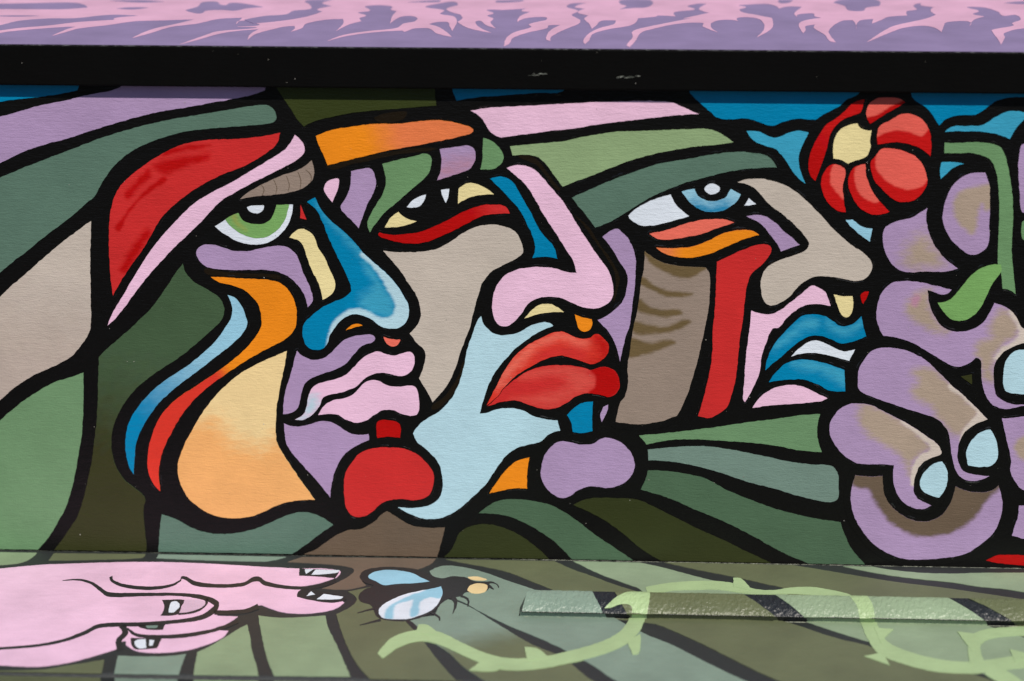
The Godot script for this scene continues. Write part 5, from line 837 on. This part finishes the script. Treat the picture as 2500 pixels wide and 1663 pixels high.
func raised_lines(part: MeshInstance3D, amount: float) -> void:
	# where the black was laid on thick it stands up beside the coats, in broken ridges
	var st := SurfaceTool.new()
	st.begin(Mesh.PRIMITIVE_TRIANGLES)
	var col := BLACK.srgb_to_linear()
	for rim in layers[part]:
		for g in Geometry2D.offset_polygon(rim, 1.3, Geometry2D.JOIN_ROUND):
			var last := []
			for i in g.size() + 1:
				var q: Vector2 = g[i % g.size()]
				if last.size() and q.distance_to(last[4]) < 0.7:
					continue
				var here := clampf(brushy.get_noise_2d(q.x * 0.5 + 70.0, q.y * 0.5) * 2.2 - 0.35, 0.0, 1.0)
				var r := 0.6 * here * amount * (0.8 + 0.6 * wobble.get_noise_2d(q.x * 6.0, q.y * 6.0))
				var dir := (g[(i + 1) % g.size()] - g[(i + g.size() - 1) % g.size()]).normalized()
				var side := Vector3(-dir.y, dir.x, 0)
				var c := Vector3(q.x, q.y, 0.1)
				var ring := [c - side * r * 1.8, c - side * r * 0.9 + Vector3(0, 0, r * 0.8), c + side * r * 0.9 + Vector3(0, 0, r * 0.8), c + side * r * 1.8, q, side, r]
				if last.size() and r > 0.03 and last[6] > 0.03 and q.y > 1.0:
					var norms := [-side, (Vector3(0, 0, 1) - side * 0.45).normalized(), (Vector3(0, 0, 1) + side * 0.45).normalized(), side]
					for k in 3:
						var n: Vector3 = (norms[k] + norms[k + 1] + Vector3(0, 0, 0.5)).normalized()
						var pts := [last[k], ring[k], ring[k + 1], last[k + 1]]
						for j in 4:
							pts[j] = pts[j] / 1000.0 + Vector3(0, BENCH, 0)
						tri(st, [pts[0], pts[1], pts[2]], n, [q / 250.0, q / 250.0, q / 250.0], [col, col, col])
						tri(st, [pts[0], pts[2], pts[3]], n, [q / 250.0, q / 250.0, q / 250.0], [col, col, col])
				last = ring
	put(part, "raised_line", st, finish.bead).set_meta("kind", "stuff")


func lid_top_coat(lid: Node) -> void:
	var st := SurfaceTool.new()
	st.begin(Mesh.PRIMITIVE_TRIANGLES)
	var w := (HALF + 0.028) * 1000.0
	sheet(st, LID, PackedVector2Array([Vector2(-w, 1.0), Vector2(w, 1.0), Vector2(w, 343.0), Vector2(-w, 343.0)]), 0.2, LAVENDER.srgb_to_linear(), [])
	put(lid, "lavender_coat", st, finish.lid)


func front_edge_paint(fallboard: Node) -> void:
	for k in [[OLIVELIGHT, -420, -237, -420, -237], [SAGEFALL, -228.4, -190.6, -229, -193], [GREENFALL, -181, -142.2, -183, -141], [GREENFALL, -133, -87.8, -131, -84], [OLIVELIGHT, -74, 20, -70, 26]]:
		patch(fallboard, "edge_stripe", FRONT, k[0], 0, [k[1], 2.2, k[2], 2.2, k[4], 27, k[3], 27], [0, 1, 2, 3])


func batten_paint(batten: Node, vine: Node) -> void:
	var end := 0.0
	for i in profile.size() - 1:
		end += profile[i].distance_to(profile[i + 1])
	end -= 0.1
	var nose := end - 7.2
	for k in [[SAGEFALL, 13.6, 54, 10.6, 61, 9.0], [OLIVELIGHT, 68, 148.5, 76, 168, 0], [GREENPALE, 168.5, 276, 186, 297, 0], [OLIVELIGHT, 288.5, 540, 314, 540, 0]]:
		var foot: float = k[5] if k[5] > 0.0 else k[3] + 2.5
		patch(batten, "field_stripe", BATTEN, k[0], 0, [k[1], 1.2, k[2], 1.2, k[4], nose, k[4] + 2.5, end, foot, end, k[3], nose], [0, 1, 2, 3, 4, 5])
	patch(vine, "vine", BATTEN, VINE, 1, [62, 15, 65, 11, 69, 6.5, 74, 2.5, 79, 0.9, 90.5, 0.9, 90, 8, 88.6, 20, 88.4, end, 79, end, 79, 20, 79, 14, 76, 11.6, 70, 12.5, 66, 14.5], [0, 4, 5, 8, 9])
	patch(vine, "vine", BATTEN, VINE, 1, [214.5, 0.9, 226, 0.9, 228.5, 8, 229.8, 20, 229.8, end, 221, end, 220.5, 20, 218.5, 9], [0, 1, 4, 5])
